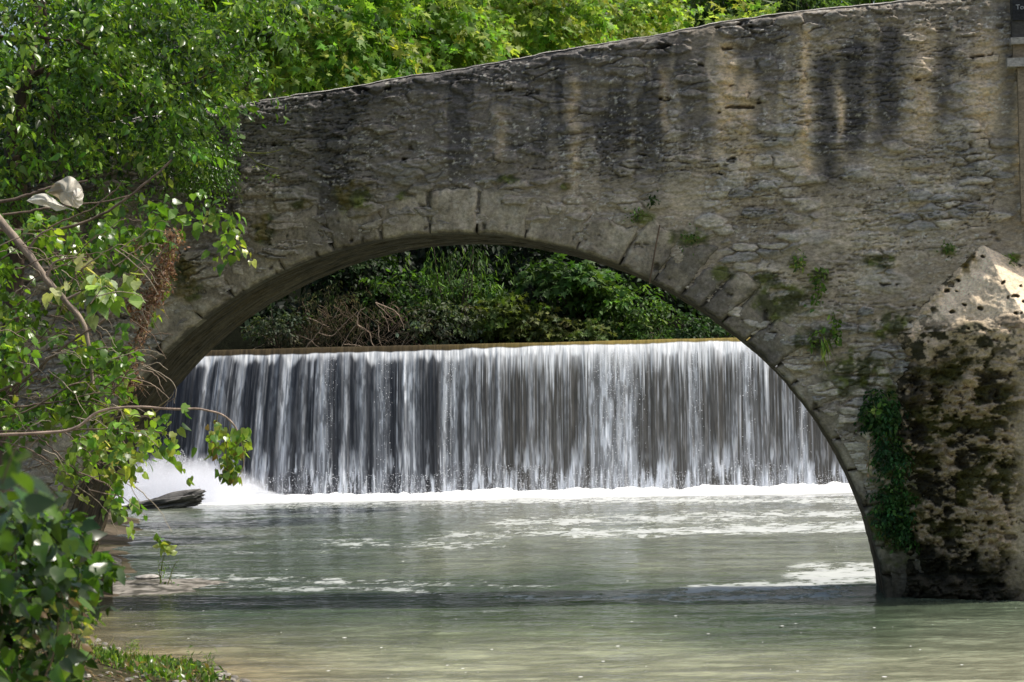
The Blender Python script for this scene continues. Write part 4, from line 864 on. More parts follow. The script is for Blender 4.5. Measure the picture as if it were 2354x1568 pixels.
shrub('tree_branch', 1300, 625, 95, 30, 121, 70, 9, .9, .42, MAPLE, MG2, 'broad-leaved branch hanging across the dark gap under the arch, right of the crown', cat='branch', droop=.3)
shrub('tree_branch', 1375, 665, 75, 22, 121.5, 55, 9, .8, .4, MAPLE, MG2 + BRIG[:1], 'lower leafy branch just under the right haunch of the arch', cat='branch', droop=.3)
shrub('bush', 930, 670, 105, 48, 121, 130, 9, .7, .26, DIAM, MIDG + DARK, 'dark green bush beside the heap of dead vines')
shrub('bush', 1075, 665, 80, 50, 121.5, 110, 9, .7, .28, DIAM, MIDG + MG2, 'mid green bush below the drooping branch')
shrub('bush', 1020, 735, 100, 48, 119.6, 150, 9, .55, .22, OVAL, [(.16, .18, .12), (.10, .13, .06), (.07, .10, .04)], 'pale grey-leaved bush hanging over the weir crest')
shrub('bush', 1160, 725, 75, 45, 120, 110, 9, .6, .27, MAPLE, [(.12, .15, .03), (.09, .13, .03), (.07, .11, .02)], 'yellowish bush in the middle of the far bank')
shrub('bush', 1255, 745, 70, 38, 119.8, 90, 9, .55, .24, MAPLE, [(.13, .15, .04), (.08, .11, .03)], 'low olive bush at the water line right of the middle')
shrub('bush', 1450, 715, 85, 62, 120.5, 170, 9, .7, .27, DIAM, MG2 + BRIG[:2], 'bright green bush under the right side of the arch')
shrub('bush', 1370, 765, 62, 30, 119.6, 80, 9, .5, .22, MAPLE, [(.12, .16, .05), (.08, .13, .03)], 'small light green bush trailing to the water on the right')
shrub('bush', 1500, 770, 45, 30, 119.4, 60, 10, .5, .24, LANCE, MG2, 'fine grassy bush beside the dark hollow at the right')
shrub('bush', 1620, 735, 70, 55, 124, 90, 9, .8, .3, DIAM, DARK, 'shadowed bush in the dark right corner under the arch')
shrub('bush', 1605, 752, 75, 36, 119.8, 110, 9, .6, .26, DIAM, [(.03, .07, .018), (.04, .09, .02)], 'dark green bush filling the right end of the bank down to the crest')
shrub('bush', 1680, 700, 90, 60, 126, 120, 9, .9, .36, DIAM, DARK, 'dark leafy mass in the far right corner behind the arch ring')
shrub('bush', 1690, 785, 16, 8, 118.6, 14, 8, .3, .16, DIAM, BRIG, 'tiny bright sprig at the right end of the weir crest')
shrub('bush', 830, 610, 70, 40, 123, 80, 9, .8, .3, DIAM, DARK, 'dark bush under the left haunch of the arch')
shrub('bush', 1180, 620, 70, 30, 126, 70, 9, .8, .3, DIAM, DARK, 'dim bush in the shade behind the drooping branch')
shrub('bush', 640, 745, 80, 40, 119.3, 120, 9, .5, .2, OVAL, [(.05, .07, .035), (.08, .09, .05), (.03, .05, .02)], 'low dusty bush under the left end of the arch')
# heap of dead vines and roots
heap = thing('dead_vine_heap', S(790, 800, 119), 'mound of dry vines and bare roots on the bank above the left of the weir', 'vine heap')
bag = Bag(); tw = Bag()
P, U = ball(170, S(775, 705, 119.6), (1.9, .8, 1.25)); 
sprays(bag, P, U * np.array((1, .4, .6)), 12, .5, .2, LANCE, [(.09, .09, .035), (.05, .08, .02), (.03, .05, .015), (.13, .11, .06)], 1.0, .6)
P, U = ball(70, S(690, 755, 119.3), (1.3, .5, .55)); sprays(bag, P, U * np.array((1, .4, .6)), 12, .45, .18, LANCE, [(.14, .115, .08), (.09, .08, .05)], 1.0, .6)
bag.build('dry_foliage', MAT_DRY, heap)
def zc(x, y): return (np.array(x) * 700 / 2354 + 650) / 1.36, (np.array(y) * 400 / 1345 + 760) / 1.36
for pts, r in [([(1760, 625), (1950, 700), (2030, 800), (2070, 910)], .03), ([(1770, 640), (1880, 740), (1970, 850)], .022), ([(1570, 860), (1690, 930), (1720, 1040), (1775, 1140)], .035), ([(1570, 860), (1580, 740), (1660, 670)], .03),
               ([(1790, 860), (1800, 1010), (1850, 1140)], .026), ([(990, 1155), (1080, 1030), (1160, 940), (1200, 860)], .03), ([(1160, 940), (1300, 970), (1450, 830), (1570, 720)], .028), ([(930, 960), (1060, 1010), (1140, 1080), (1290, 1155)], .026),
               ([(1370, 1155), (1430, 1040), (1520, 900), (1560, 860)], .024), ([(1430, 1065), (1560, 1070), (1690, 1120)], .022), ([(1330, 780), (1410, 620)], .018), ([(1520, 1150), (1590, 980), (1640, 920)], .022), ([(2350, 790), (2200, 960), (2080, 1060)], .02),
               ([(2000, 1130), (2080, 1000), (2100, 940), (1990, 940), (1880, 1000)], .02), ([(1040, 780), (1200, 850), (1270, 880)], .02), ([(1900, 930), (1880, 820), (1800, 700)], .018), ([(300, 1130), (450, 1120), (600, 1060)], .018)]:
    x, y = zc([p[0] for p in pts], [p[1] for p in pts]); b1 = Bag(); b1.tube(wob(spline(S(x, y, 118.6 + .5 * rng.random()), 16), .03), [r, r * .5], 6, (.36, .27, .20)); b1.build('root', MAT_TWIG, heap, True)
for k in range(150):
    a = S(rng.uniform(690, 960), rng.uniform(690, 790), 118.9 + rng.random()); tw.tube(wob(spline([a, a + np.array((rng.normal(0, .35), 0, -.35)), a + np.array((rng.normal(0, .5), .1, -.7 - .5 * rng.random()))], 9), .05), [.012, .006], 4, (.22, .16, .11))
props(tw.build('rootlets', MAT_TWIG, heap, True), kind='stuff')

# --- left bank: overhanging tree in front of the bridge
def poly_mask(x, y, poly):
    p = np.array(poly, float); q = np.roll(p, -1, 0); ins = np.zeros(x.shape, bool)
    for (x0, y0), (x1, y1) in zip(p, q):
        c_ = ((y0 > y) != (y1 > y)); ins ^= c_ & (x < (x1 - x0) * (y - y0) / (y1 - y0 + 1e-9) + x0)
    return ins
def fill(poly, n, Y0, Y1, gap=.42, sc=60, seed=0, jit=18):
    p = np.array(poly, float); x = rng.uniform(p[:, 0].min(), p[:, 0].max(), n * 4); y = rng.uniform(p[:, 1].min(), p[:, 1].max(), n * 4)
    ok = poly_mask(x + rng.normal(0, jit, n * 4), y + rng.normal(0, jit, n * 4), poly) & (fbm(x / sc, y / sc, 3, 600 + seed) > gap)
    x, y = x[ok][:n], y[ok][:n]; return S(x, y, rng.uniform(Y0, Y1, len(x))), x, y
left = thing('overhanging_tree', (-13.6, 43.5, .4), 'tall leafy tree on the left bank overhanging the bridge end', 'tree')
CANOPY = [(-160, -90), (690, -90), (670, 20), (600, 110), (560, 190), (500, 240), (470, 330), (420, 420), (330, 450), (200, 470), (-160, 500)]
bag = Bag(); tw = Bag()
P, x, y = fill([(-160, -90), (690, -90), (670, 20), (600, 110), (560, 190), (470, 330), (400, 400), (-160, 430)], 330, 41, 44, .50, 60, 12)
sprays(bag, P, np.stack((rng.normal(.4, .6, len(P)), rng.normal(-.3, .4, len(P)), rng.normal(-.3, .3, len(P))), -1), 9, .5, .17, OVAL, BRIG + BRIG + YELL[2:] + MIDG, .4, .6, .6)
P, x, y = fill(CANOPY, 1650, 41.5, 46.8, .44, 80, 1)
sprays(bag, P, np.stack((rng.normal(.25, .7, len(P)), rng.normal(-.2, .5, len(P)), rng.normal(-.1, .3, len(P))), -1), 11, .42, .12, OVAL, MIDG + MIDG + BRIG + DARK[1:], .35, .6, .6)
P, x, y = fill([(-160, -90), (400, -90), (480, 120), (420, 260), (300, 330), (-160, 420)], 700, 45, 47.2, .3, 90, 2)
sprays(bag, P, randdir(len(P)), 11, .45, .13, OVAL, DARK, .5, .5, .6)
for pts, r0, r1, yy in [([(40, 420), (30, 330), (60, 180), (95, -80)], .16, .11, 44.5), ([(125, 330), (115, 240), (105, 60), (100, -80)], .05, .03, 43), ([(-60, 80), (110, 88), (190, 105), (300, 195), (335, 235)], .03, .018, 42.6), ([(60, 180), (160, 130), (300, 60), (420, -60)], .06, .03, 44.6),
                        ([(190, 240), (240, 195), (300, 195)], .025, .012, 43), ([(120, 250), (180, 300), (330, 250), (420, 220)], .03, .012, 43.6), ([(300, 195), (430, 190), (520, 150)], .022, .01, 43.2)]:
    p = np.array(pts, float); tw.tube(wob(spline(S(p[:, 0], p[:, 1], yy), 26), .02), np.linspace(r0, r1, 4), 8, (.07, .05, .038), .1)
P0 = np.array((-13.6, 43.5, .3)); e = S(40, 420, 44.5); tw.tube(wob(spline([P0, (P0 + e) / 2 + np.array((.2, 0, 0)), e], 14), .05), [.24, .16], 9, (.07, .05, .038), .1)
tw.build('trunk', MAT_BARK, left, True); bag.build('crown', MAT_LEAF, left)
# ferny creeper hanging over the bridge end
t = thing('hanging_creeper', S(520, 260, 46.4), 'bright green feathery creeper spilling over the parapet at its left end', 'creeper')
bag = Bag(); tw = Bag()
P, x, y = fill([(340, 275), (470, 250), (540, 275), (568, 345), (545, 395), (470, 430), (400, 420), (340, 350)], 430, 45.9, 47.0, .30, 50, 3, 10)
sprays(bag, P, np.stack((rng.normal(.3, .5, len(P)), rng.normal(-.3, .3, len(P)), rng.normal(-.2, .3, len(P))), -1), 14, .24, .06, OVAL, [(.06, .14, .012), (.08, .17, .014), (.05, .11, .012)], .8, .5, .7)
for pts in [[(540, 340), (570, 355), (600, 385), (620, 400)], [(560, 350), (610, 352), (650, 343)], [(590, 375), (640, 388)], [(470, 260), (420, 330), (380, 400)]]:
    p = np.array(pts, float); b1 = Bag(); b1.tube(spline(S(p[:, 0], p[:, 1], 46.6), 12), [.012, .006], 5, (.13, .15, .03)); b1.build('stem', MAT_TWIG, t)
P = S([600, 612, 622, 635, 585], [392, 402, 398, 408, 380], 46.6); sprays(bag, P, randdir(5), 8, .16, .06, OVAL, YELL + BRIG, .4, .5)
bag.build('foliage', MAT_LEAF, t)

# --- vine thicket with branches in the middle of the left side
thick = thing('vine_thicket', (-11.6, 38.5, .4), 'tangled leafy thicket with bare branches against the left pier', 'thicket')
bag = Bag(); tw = Bag()
BR = [([(-40, 525), (60, 530), (130, 528), (230, 495), (310, 440), (360, 400), (395, 365)], .028, 37.5), ([(-40, 470), (40, 455), (90, 440), (140, 425), (200, 415)], .03, 37.9), ([(-30, 500), (70, 485), (140, 475), (220, 465), (300, 450)], .02, 37.2), ([(110, 525), (150, 505), (210, 480), (260, 440), (280, 420)], .015, 37.0),
      ([(-20, 905), (60, 870), (140, 800), (230, 740), (290, 690), (330, 640), (385, 560)], .022, 36.4), ([(-20, 945), (80, 930), (180, 920), (250, 938)], .018, 36.2), ([(-20, 965), (60, 945), (140, 900), (210, 860), (300, 800)], .016, 36.0), ([(-20, 990), (120, 990), (260, 985), (340, 990), (390, 1000)], .013, 35.5),
      ([(60, 980), (130, 1040), (180, 1090), (215, 1140)], .012, 35.4), ([(140, 985), (190, 1030), (260, 1080), (320, 1110)], .011, 35.6), ([(-20, 1010), (60, 1030), (110, 1060), (170, 1100)], .012, 35.3), ([(230, 985), (300, 970), (360, 945), (400, 915)], .010, 36.5), ([(165, 580), (175, 640), (205, 690), (200, 760)], .012, 37), ([(95, 560), (170, 620), (230, 680), (260, 730)], .010, 37.2),
      ([(0, 830), (60, 800), (110, 760), (145, 700), (150, 640)], .012, 36.8), ([(180, 1085), (240, 1110), (262, 1130)], .012, 34.5), ([(200, 1000), (270, 960), (330, 955), (380, 975)], .009, 36)]
for pts, r, yy in BR:
    p = np.array(pts, float); b1 = Bag(); b1.tube(wob(spline(S(p[:, 0], p[:, 1], yy + .4 * rng.random()), 30), .015), [r, r * .55], 6, (.17, .125, .095), .15); b1.build('branch', MAT_TWIG, thick, True)
for k in range(150):
    x0, y0 = rng.uniform(-20, 330), rng.uniform(560, 1130); a = rng.uniform(-.9, .9); L = rng.uniform(60, 190)
    if x0 > 300 and y0 > 930: continue
    pts = np.array([(x0, y0), (x0 + .5 * L * math.cos(a), y0 - .5 * L * math.sin(a) - 12), (x0 + L * math.cos(a) * .8, y0 - L * math.sin(a) * .8 + 10)]); pts[:, 0] = np.minimum(pts[:, 0], 400)
    tw.tube(wob(spline(S(pts[:, 0], pts[:, 1], rng.uniform(35, 38.5)), 12), .02), [.009, .004], 4, [(.26, .20, .15), (.14, .10, .07), (.32, .27, .20)][k % 3])
P, x, y = fill([(-80, 470), (190, 480), (300, 470), (430, 440), (520, 470), (560, 530), (480, 520), (390, 520), (330, 560), (260, 560), (240, 640), (90, 720), (-80, 760)], 220, 37, 40, .47, 50, 4)
sprays(bag, P, randdir(len(P)) + np.array((.2, 0, -.4)), 7, .33, .125, HEART, MIDG + BRIG, .7, .55)
P, x, y = fill([(-80, 760), (130, 740), (240, 720), (300, 760), (290, 860), (250, 930), (100, 960), (-80, 980)], 185, 36, 38, .47, 50, 5)
sprays(bag, P, randdir(len(P)) + np.array((.2, 0, -.3)), 7, .30, .125, HEART, BRIG + MIDG, .6, .55)
P, x, y = fill([(250, 930), (390, 960), (410, 1050), (330, 1080), (290, 1180), (190, 1130), (120, 1080), (150, 980)], 95, 35, 37, .38, 50, 6)
sprays(bag, P, randdir(len(P)) + np.array((.2, 0, -.3)), 6, .25, .12, HEART, BRIG + YELL, .6, .55)
P = S(rng.normal(240, 26, 16), rng.normal(655, 18, 16), 35.8); sprays(bag, P, randdir(16) + np.array((.3, -.3, .1)), 6, .3, .19, HEART, [(.30, .36, .16), (.2, .3, .08), (.36, .40, .24)], .5, .4)  # leaf cluster in sunlight, the highlight put into a paler leaf colour
P = S([520, 535, 545, 495, 480, 385, 400, 530, 370, 362], [510, 540, 560, 500, 480, 640, 590, 572, 705, 720], 42); sprays(bag, P, randdir(10), 7, .28, .11, HEART, BRIG + YELL, .7, .5)
props(tw.build('twigs', MAT_TWIG, thick, True), kind='stuff'); bag.build('foliage', MAT_LEAF, thick)
# dead brown creeper strands
dead = thing('dead_creeper', S(380, 600, 38.5), 'brown withered creeper strands hanging beside the arch ring on the left', 'creeper')
bag = Bag(); tw = Bag()
for pts, n, sp in [([(392, 540), (384, 600), (368, 650), (345, 700)], 1100, 22), ([(312, 555), (318, 620), (300, 690), (318, 740)], 380, 10), ([(345, 690), (330, 740), (322, 790)], 320, 12), ([(195, 575), (188, 620), (205, 680)], 130, 8), ([(300, 800), (285, 850), (300, 880), (270, 900)], 520, 26), ([(260, 870), (180, 930), (120, 960)], 220, 24)]:
    p = np.array(pts, float); q = spline(p, 40); b1 = Bag(); b1.tube(wob(spline(S(p[:, 0], p[:, 1], 38.3), 16), .02), [.012, .006], 5, (.2, .13, .09)); b1.build('stem', MAT_TWIG, dead)
    i = rng.integers(0, len(q), n); xx = q[i, 0] + rng.normal(0, sp * .6, n); yy = q[i, 1] + rng.normal(0, 9, n)
    bag.leaves(S(xx, yy, rng.uniform(38, 38.6, n)), randdir(n) + np.array((0, 0, -.8)), randdir(n), .035 + .05 * rng.random(n), OVAL, pick([(.24, .13, .075), (.32, .20, .13), (.16, .09, .055), (.38, .27, .19)], n))
bag.build('dead_foliage', MAT_DRY, dead)
# leaning pale branch
t = thing('leaning_branch', S(200, 760, 37), 'thick pale bare branch leaning down from the left edge', 'branch')
bag = Bag(); p = np.array([(-30, 470), (20, 530), (70, 590), (105, 640), (150, 690), (190, 740), (205, 800), (215, 900)], float)
bag.tube(wob(spline(S(p[:, 0], p[:, 1], 36.6), 40), .01), [.07, .055, .04, .025], 9, (.30, .24, .19), .18)
for pts in [[(105, 640), (130, 600), (200, 590)], [(60, 580), (90, 540), (120, 525)], [(150, 690), (185, 672), (210, 668)]]:
    p = np.array(pts, float); bag.tube(spline(S(p[:, 0], p[:, 1], 36.6), 10), [.025, .01], 6, (.26, .20, .16))
bag.build('bare_limb', MAT_TWIG, t, True)
# arching twig with a hanging leafy tip over the water
arch_ = thing('arching_twig', S(0, 965, 34), 'long bare twig arching out over the water with yellow-green hanging leaves at its tip', 'twig')
bag = Bag(); tw = Bag(); p = np.array([(-20, 1000), (90, 995), (170, 985), (230, 945), (310, 935), (400, 940), (460, 940), (510, 953), (540, 980), (555, 1020), (560, 1070), (545, 1098)], float)
tw.tube(wob(spline(S(p[:, 0], p[:, 1], 34), 60), .006), [.024, .018, .013, .006], 7, (.36, .27, .21), .12)
for pts in [[(500, 950), (495, 1000), (488, 1040), (495, 1070)], [(530, 970), (520, 1030), (525, 1095)], [(360, 938), (390, 915), (400, 900)]]:
    q = np.array(pts, float); tw.tube(spline(S(q[:, 0], q[:, 1], 34), 12), [.008, .004], 5, (.25, .2, .1))
xx = np.concatenate((rng.normal(497, 9, 40), rng.normal(525, 11, 55), rng.normal(555, 11, 45), rng.normal(532, 12, 30))); yy = np.concatenate((rng.uniform(965, 1045, 40), rng.uniform(985, 1100, 55), rng.uniform(985, 1045, 45), rng.uniform(1060, 1105, 30)))
bag.leaves(S(xx, yy, rng.uniform(33.8, 34.2, 170)), randdir(170) * .6 + np.array((.1, 0, -.9)), randdir(170), .07 + .07 * rng.random(170), HEART, pick(YELL + BRIG + [(.2, .15, .05)], 170))
xx = np.array([425, 418, 430, 412, 450, 380, 390, 375, 395, 385]); yy = np.array([945, 975, 930, 985, 1030, 1040, 1020, 1025, 1050, 1010]); bag.leaves(S(xx, yy, 34), randdir(10) * .5 + np.array((0, 0, -.8)), randdir(10), .15, HEART, pick(BRIG, 10))
tw.build('stem', MAT_TWIG, arch_, True); bag.build('foliage', MAT_LEAF, arch_)
# ivy bush in the near left corner
ivy = thing('ivy_bush', (-4.6, 18.5, 1.0), 'dense glossy ivy bush filling the lower left corner of the bank', 'bush')
bag = Bag(); tw = Bag()
IV = [(-90, 1150), (40, 1120), (120, 1170), (200, 1220), (235, 1260), (238, 1310), (200, 1350), (205, 1420), (150, 1470), (180, 1540), (225, 1600), (-90, 1600)]
P, x, y = fill(IV, 430, 17.5, 20.5, .50, 34, 7, 8)
sprays(bag, P, randdir(len(P)) + np.array((.35, -.4, .1)), 6, .2, .092, HEART, MIDG + DARK + DARK + BRIG[:1], .5, .55)
P, x, y = fill(IV, 330, 16.5, 18, .52, 34, 8, 6)
bag.leaves(P, randdir(len(P)) * .7 + np.array((.3, -.2, -.5)), randdir(len(P)) * .7 + np.array((.2, -.5, .7)), .07 + .09 * rng.random(len(P)), HEART, pick(MIDG + DARK + DARK + BRIG[:2], len(P)))
P, x, y = fill([(40, 1380), (160, 1300), (230, 1430), (180, 1568), (60, 1590)], 130, 17, 19, .42, 40, 9, 6)
bag.leaves(P, randdir(len(P)), randdir(len(P)) + np.array((0, 0, .7)), .06 + .06 * rng.random(len(P)), OVAL, pick([(.30, .24, .17), (.22, .15, .09), (.2, .24, .05)], len(P)))
for k in range(46):
    x0 = rng.uniform(-40, 190); y0 = rng.uniform(1250, 1600); pts = np.array([(x0, y0 + 120), (x0 + rng.normal(10, 20), y0 + 20), (x0 + rng.normal(30, 30), y0 - 90)]); pts[:, 0] = np.minimum(pts[:, 0], 235)
    tw.tube(wob(spline(S(pts[:, 0], pts[:, 1], rng.uniform(17.5, 20)), 12), .02), [.008, .004], 5, (.17, .13, .09))
tw.build('stem', MAT_TWIG, ivy); bag.build('foliage', MAT_LEAF, ivy)
# big soft leaves very near the lens
t = thing('near_sprig', S(-30, 1200, 8.6), 'sprig of large dark blurred leaves nearest to the viewer at the left edge', 'sprig')
bag = Bag(); tw = Bag(); p = np.array([(-120, 1500), (-60, 1300), (-10, 1150), (30, 1040), (50, 1000)], float); tw.tube(spline(S(p[:, 0], p[:, 1], 8.6), 16), [.006, .003], 6, (.12, .10, .06))
xx = np.array([20, 50, 5, 70, 35, -10, 15, 60, 0, 40, 85, 25]); yy = np.array([1020, 1060, 1070, 1100, 1130, 1120, 1180, 1160, 1230, 1090, 1140, 1040]); bag.leaves(S(xx, yy, rng.uniform(8.3, 9, 12)), randdir(12) * .5 + np.array((.4, 0, -.3)), randdir(12) * .5 + np.array((0, -.5, .8)), .085 + .03 * rng.random(12), HEART, pick(DARK + MIDG, 12))
tw.build('stem', MAT_TWIG, t); bag.build('foliage', MAT_LEAF, t)
# white plastic bag caught in the twigs
def patch(bag, outline, cen, depth, bulge, yy, col, stain=.15):
    o = np.array(outline, float); q = spline(np.vstack((o, o[:1])), 48); n = len(q); rings = 9; V = []
    for k in range(rings):
        s_ = k / (rings - 1); xy = np.array(cen) + (q - np.array(cen)) * s_
        P = S(xy[:, 0], xy[:, 1], yy); P[:, 1] -= bulge * (1 - s_ ** 2) - .035 * np.sin(np.arange(n) * .9 + s_ * 7) * s_ - .05 * (fbm(P[:, 0] * 9 + s_, P[:, 2] * 9, 4, 701) - .5); P[:, 1] += depth * (xy[:, 0] - cen[0]) / 60
        V.append(P)
    V = np.array(V); bag.add(V, None, grid_faces(rings, n), lerp3(np.asarray(col) * (.75 + .5 * fbm(V[..., 0] * 14, V[..., 2] * 14, 4, 700)[..., None]), rgb(.25, .19, .10), ss(.54, .68, fbm(V[..., 0] * 6, V[..., 2] * 6, 3, 702)) * stain).reshape(-1, 3))
bag = Bag()
patch(bag, [(61, 461), (80, 450), (101, 444), (122, 455), (140, 470), (165, 481), (166, 483), (150, 479), (131, 485), (115, 477), (85, 470)], (112, 463), .05, .10, 36.2, (.80, .78, .70))
patch(bag, [(104, 441), (125, 422), (141, 412), (160, 405), (176, 414), (187, 428), (191, 450), (188, 468), (178, 478), (160, 472), (142, 466), (128, 452)], (155, 442), -.05, .12, 36.35, (.62, .57, .47), .8)
patch(bag, [(170, 435), (180, 432), (189, 440), (191, 457), (186, 472), (176, 478), (168, 470), (166, 452)], (178, 455), .02, .14, 36.24, (.82, .78, .70))
m, ntx, o_ = newmat('thin_white_plastic'); a1 = N(ntx, 'ShaderNodeAttribute', attribute_name='tint'); b = N(ntx, 'ShaderNodeBsdfPrincipled'); b.inputs['Roughness'].default_value = .45
tl_ = N(ntx, 'ShaderNodeBsdfTranslucent'); mx = N(ntx, 'ShaderNodeMixShader'); mx.inputs[0].default_value = .4
no = N(ntx, 'ShaderNodeTexNoise'); no.inputs['Scale'].default_value = 14; bu = N(ntx, 'ShaderNodeBump'); bu.inputs['Strength'].default_value = .4; ntx.links.new(no.outputs['Fac'], bu.inputs['Height']); ntx.links.new(bu.outputs[0], b.inputs['Normal'])
ntx.links.new(a1.outputs['Color'], b.inputs['Base Color']); ntx.links.new(a1.outputs['Color'], tl_.inputs['Color']); ntx.links.new(b.outputs[0], mx.inputs[1]); ntx.links.new(tl_.outputs[0], mx.inputs[2]); ntx.links.new(mx.outputs[0], o_.inputs[0])
props(bag.build('plastic_bag', m, None, True), 'torn white plastic bag caught on the branches at the left', 'plastic bag')

# --- weeds growing on the masonry
def weed(name, pts, n, sp, Y, lsize, tm, pal, label, nleaf=1, tip=(0, -.3, -.3), cat='plant', group='weeds rooted in the bridge masonry', mat=None):
    p = np.array(pts, float); base = S(p[0, 0], p[0, 1], Y); t = thing(name, base, label, cat, group); bag = Bag(); tw = Bag()
    q = spline(p, 40) if len(p) > 2 else np.linspace(p[0], p[-1], 40); tw.tube(S(q[:, 0], q[:, 1], Y - .04), [.012, .006], 5, (.10, .12, .04))
    i = rng.integers(0, len(q), n); xx = q[i, 0] + rng.normal(0, sp, n); yy = q[i, 1] + rng.normal(0, sp, n)
    bag.leaves(S(xx, yy, Y - .16 * rng.random(n)), randdir(n) * .7 + np.array(tip), randdir(n) * .6 + np.array((0, -.6, .7)), lsize * (.6 + .7 * rng.random(n)), tm, pick(pal, n))
    tw.build('stem', MAT_TWIG, t); bag.build('foliage', mat or MAT_SHRUB, t); return t
def clump(x, y, rx, ry, n, label, pal, lsize=.09, Y=47.9, name='ivy_clump', tm=OVAL):
    t = thing(name, S(x, y + ry, Y), label, 'plant', 'weeds rooted in the bridge masonry'); bag = Bag(); tw = Bag(); s_ = Y / 5882
    P, U = ball(n, S(x, y, Y), (rx * s_, .22, ry * s_), 2.4); P[:, 1] = np.minimum(P[:, 1], Y + .05)
    sprays(bag, P, U + np.array((0, -.7, -.2)), 10, .2, lsize, tm, pal, .6, .5)
    tw.tube([S(x, y + ry * .6, Y + .1), S(x, y, Y)], [.02, .01], 5); tw.build('stem', MAT_TWIG, t); bag.build('foliage', MAT_SHRUB, t)
FERN = [(.03, .10, .03), (.05, .13, .03), (.022, .07, .022), (.07, .15, .03)]
clump(2020, 945, 42, 50, 130, 'dark green ivy clump beside the arch ring on the right pier, the upper of two', FERN, .085)
clump(2050, 1040, 38, 50, 110, 'dark trailing ivy directly below the upper clump on the right pier', FERN, .08)
clump(2055, 1165, 48, 55, 150, 'dark green ivy clump low on the right pier near the water', FERN, .085)
clump(2085, 1215, 26, 28, 40, 'small dark ivy tuft at the lower right of the low clump', FERN, .08)
weed('weed', [(1875, 700), (1882, 660), (1878, 620)], 60, 8, 47.85, .11, OVAL, BRIG + MIDG, 'upright leafy weed above the arch ring on the right')
weed('weed', [(1920, 790), (1922, 750), (1915, 715)], 60, 8, 47.85, .11, OVAL, BRIG + MIDG, 'bright weed a little lower, nearest the ivy clumps')
weed('weed', [(1890, 760), (1870, 770), (1865, 790)], 24, 8, 47.85, .12, OVAL, BRIG, 'few-leaved sprig left of the bright weed')
weed('grass_tuft', [(1895, 770), (1892, 790), (1888, 800)], 12, 4, 47.8, .38, LANCE, BRIG + YELL, 'tuft of long drooping blades under the weeds', tip=(-.2, -.3, -1.2))
weed('weed', [(1838, 620), (1837, 605), (1840, 595)], 60, 12, 47.85, .09, OVAL, MIDG + YELL, 'rounded yellow-green tuft above the ring stones')
weed('weed', [(1500, 470), (1500, 462), (1498, 455)], 40, 8, 47.85, .07, OVAL, DARK, 'tiny dark tuft above the arch right of the keystone')
weed('weed', [(2012, 960), (2010, 935), (2006, 920)], 14, 7, 47.5, .12, OVAL, BRIG, 'bright sprig in front of the upper ivy clump', tip=(0, -.5, .3))
weed('weed', [(1995, 1085), (1997, 1060), (2000, 1020)], 14, 4, 47.7, .09, OVAL, [(.35, .28, .16)], 'dry straw-coloured stalk at the edge of the arch ring', mat=MAT_DRY)
weed('weed', [(2190, 578), (2180, 572), (2170, 570)], 60, 9, 47.85, .06, OVAL, MIDG, 'small mossy tuft left of the cutwater peak', tip=(0, -.5, .3))
weed('weed', [(2330, 600), (2325, 594), (2318, 590)], 50, 7, 47.85, .06, OVAL, MIDG + BRIG, 'small mossy tuft right of the cutwater peak', tip=(0, -.5, .3))
weed('weed', [(1450, 500), (1465, 492), (1475, 495)], 60, 10, 47.85, .06, OVAL, MIDG, 'flat green tuft on top of the ring stones right of the crown', tip=(0, -.5, .3))
weed('weed', [(1575, 560), (1590, 548), (1600, 550)], 60, 12, 47.85, .06, OVAL, DARK + MIDG, 'dark mossy tuft in the gap behind the ring slabs', tip=(0, -.5, .3))
bag = Bag(); bag.tube(S([1516, 1508, 1500, 1492], [517, 560, 605, 652], 47.82), [.014, .012], 6, (.16, .11, .075)); t = bag.build('iron_rod', MAT_TWIG); props(t, 'thin rusty rod hanging across the ring stones right of the crown', 'rod')

# --- spit sapling and bottom-edge plants
p = SG(382, 1338, .12); yy = p[1]
def sprout(name, x, y, yy, pts, leaves, label, group=None, cat='plant'):
    y = min(y, 1568)
    t = thing(name, S(x, y, yy), label, cat, group); bag = Bag(); tw = Bag()
    for q in pts: q = np.array(q, float); tw.tube(spline(S(q[:, 0], q[:, 1], yy), 12), [.012, .005], 5, (.16, .18, .05))
    for (cx, cy_, sx, sy, n, ls, tm, pal) in leaves:
        bag.leaves(S(cx + rng.normal(0, sx, n), cy_ + rng.normal(0, sy, n), yy + rng.normal(0, .1, n)), randdir(n) * .7 + np.array((.1, 0, .2)), randdir(n) * .7 + np.array((0, -.5, .6)), ls * (.6 + .8 * rng.random(n)), tm, pick(pal, n))
    tw.build('stem', MAT_TWIG, t); bag.build('foliage', MAT_LEAF, t); return t
sprout('sapling', 370, 1340, yy, [[(368, 1340), (372, 1300), (378, 1270), (375, 1245)], [(385, 1345), (400, 1300), (408, 1290)], [(368, 1330), (365, 1300), (372, 1290)]], [(382, 1258, 9, 7, 26, .17, HEART, YELL), (363, 1242, 5, 3, 6, .12, HEART, BRIG), (370, 1315, 6, 16, 30, .12, LANCE, BRIG), (395, 1305, 8, 14, 18, .1, LANCE, MIDG), (385, 1350, 12, 8, 24, .1, OVAL, MIDG)], 'small yellow-leaved sapling standing on the gravel spit')
sprout('seed_head_weed', 312, 1560, 35, [[(318, 1570), (312, 1540), (302, 1515), (300, 1490)]], [(304, 1487, 9, 8, 80, .06, LANCE, YELL + BRIG), (302, 1506, 8, 7, 50, .05, LANCE, [(.3, .2, .09), (.2, .14, .06)])], 'weed with a bushy brown and green head at the bottom edge')
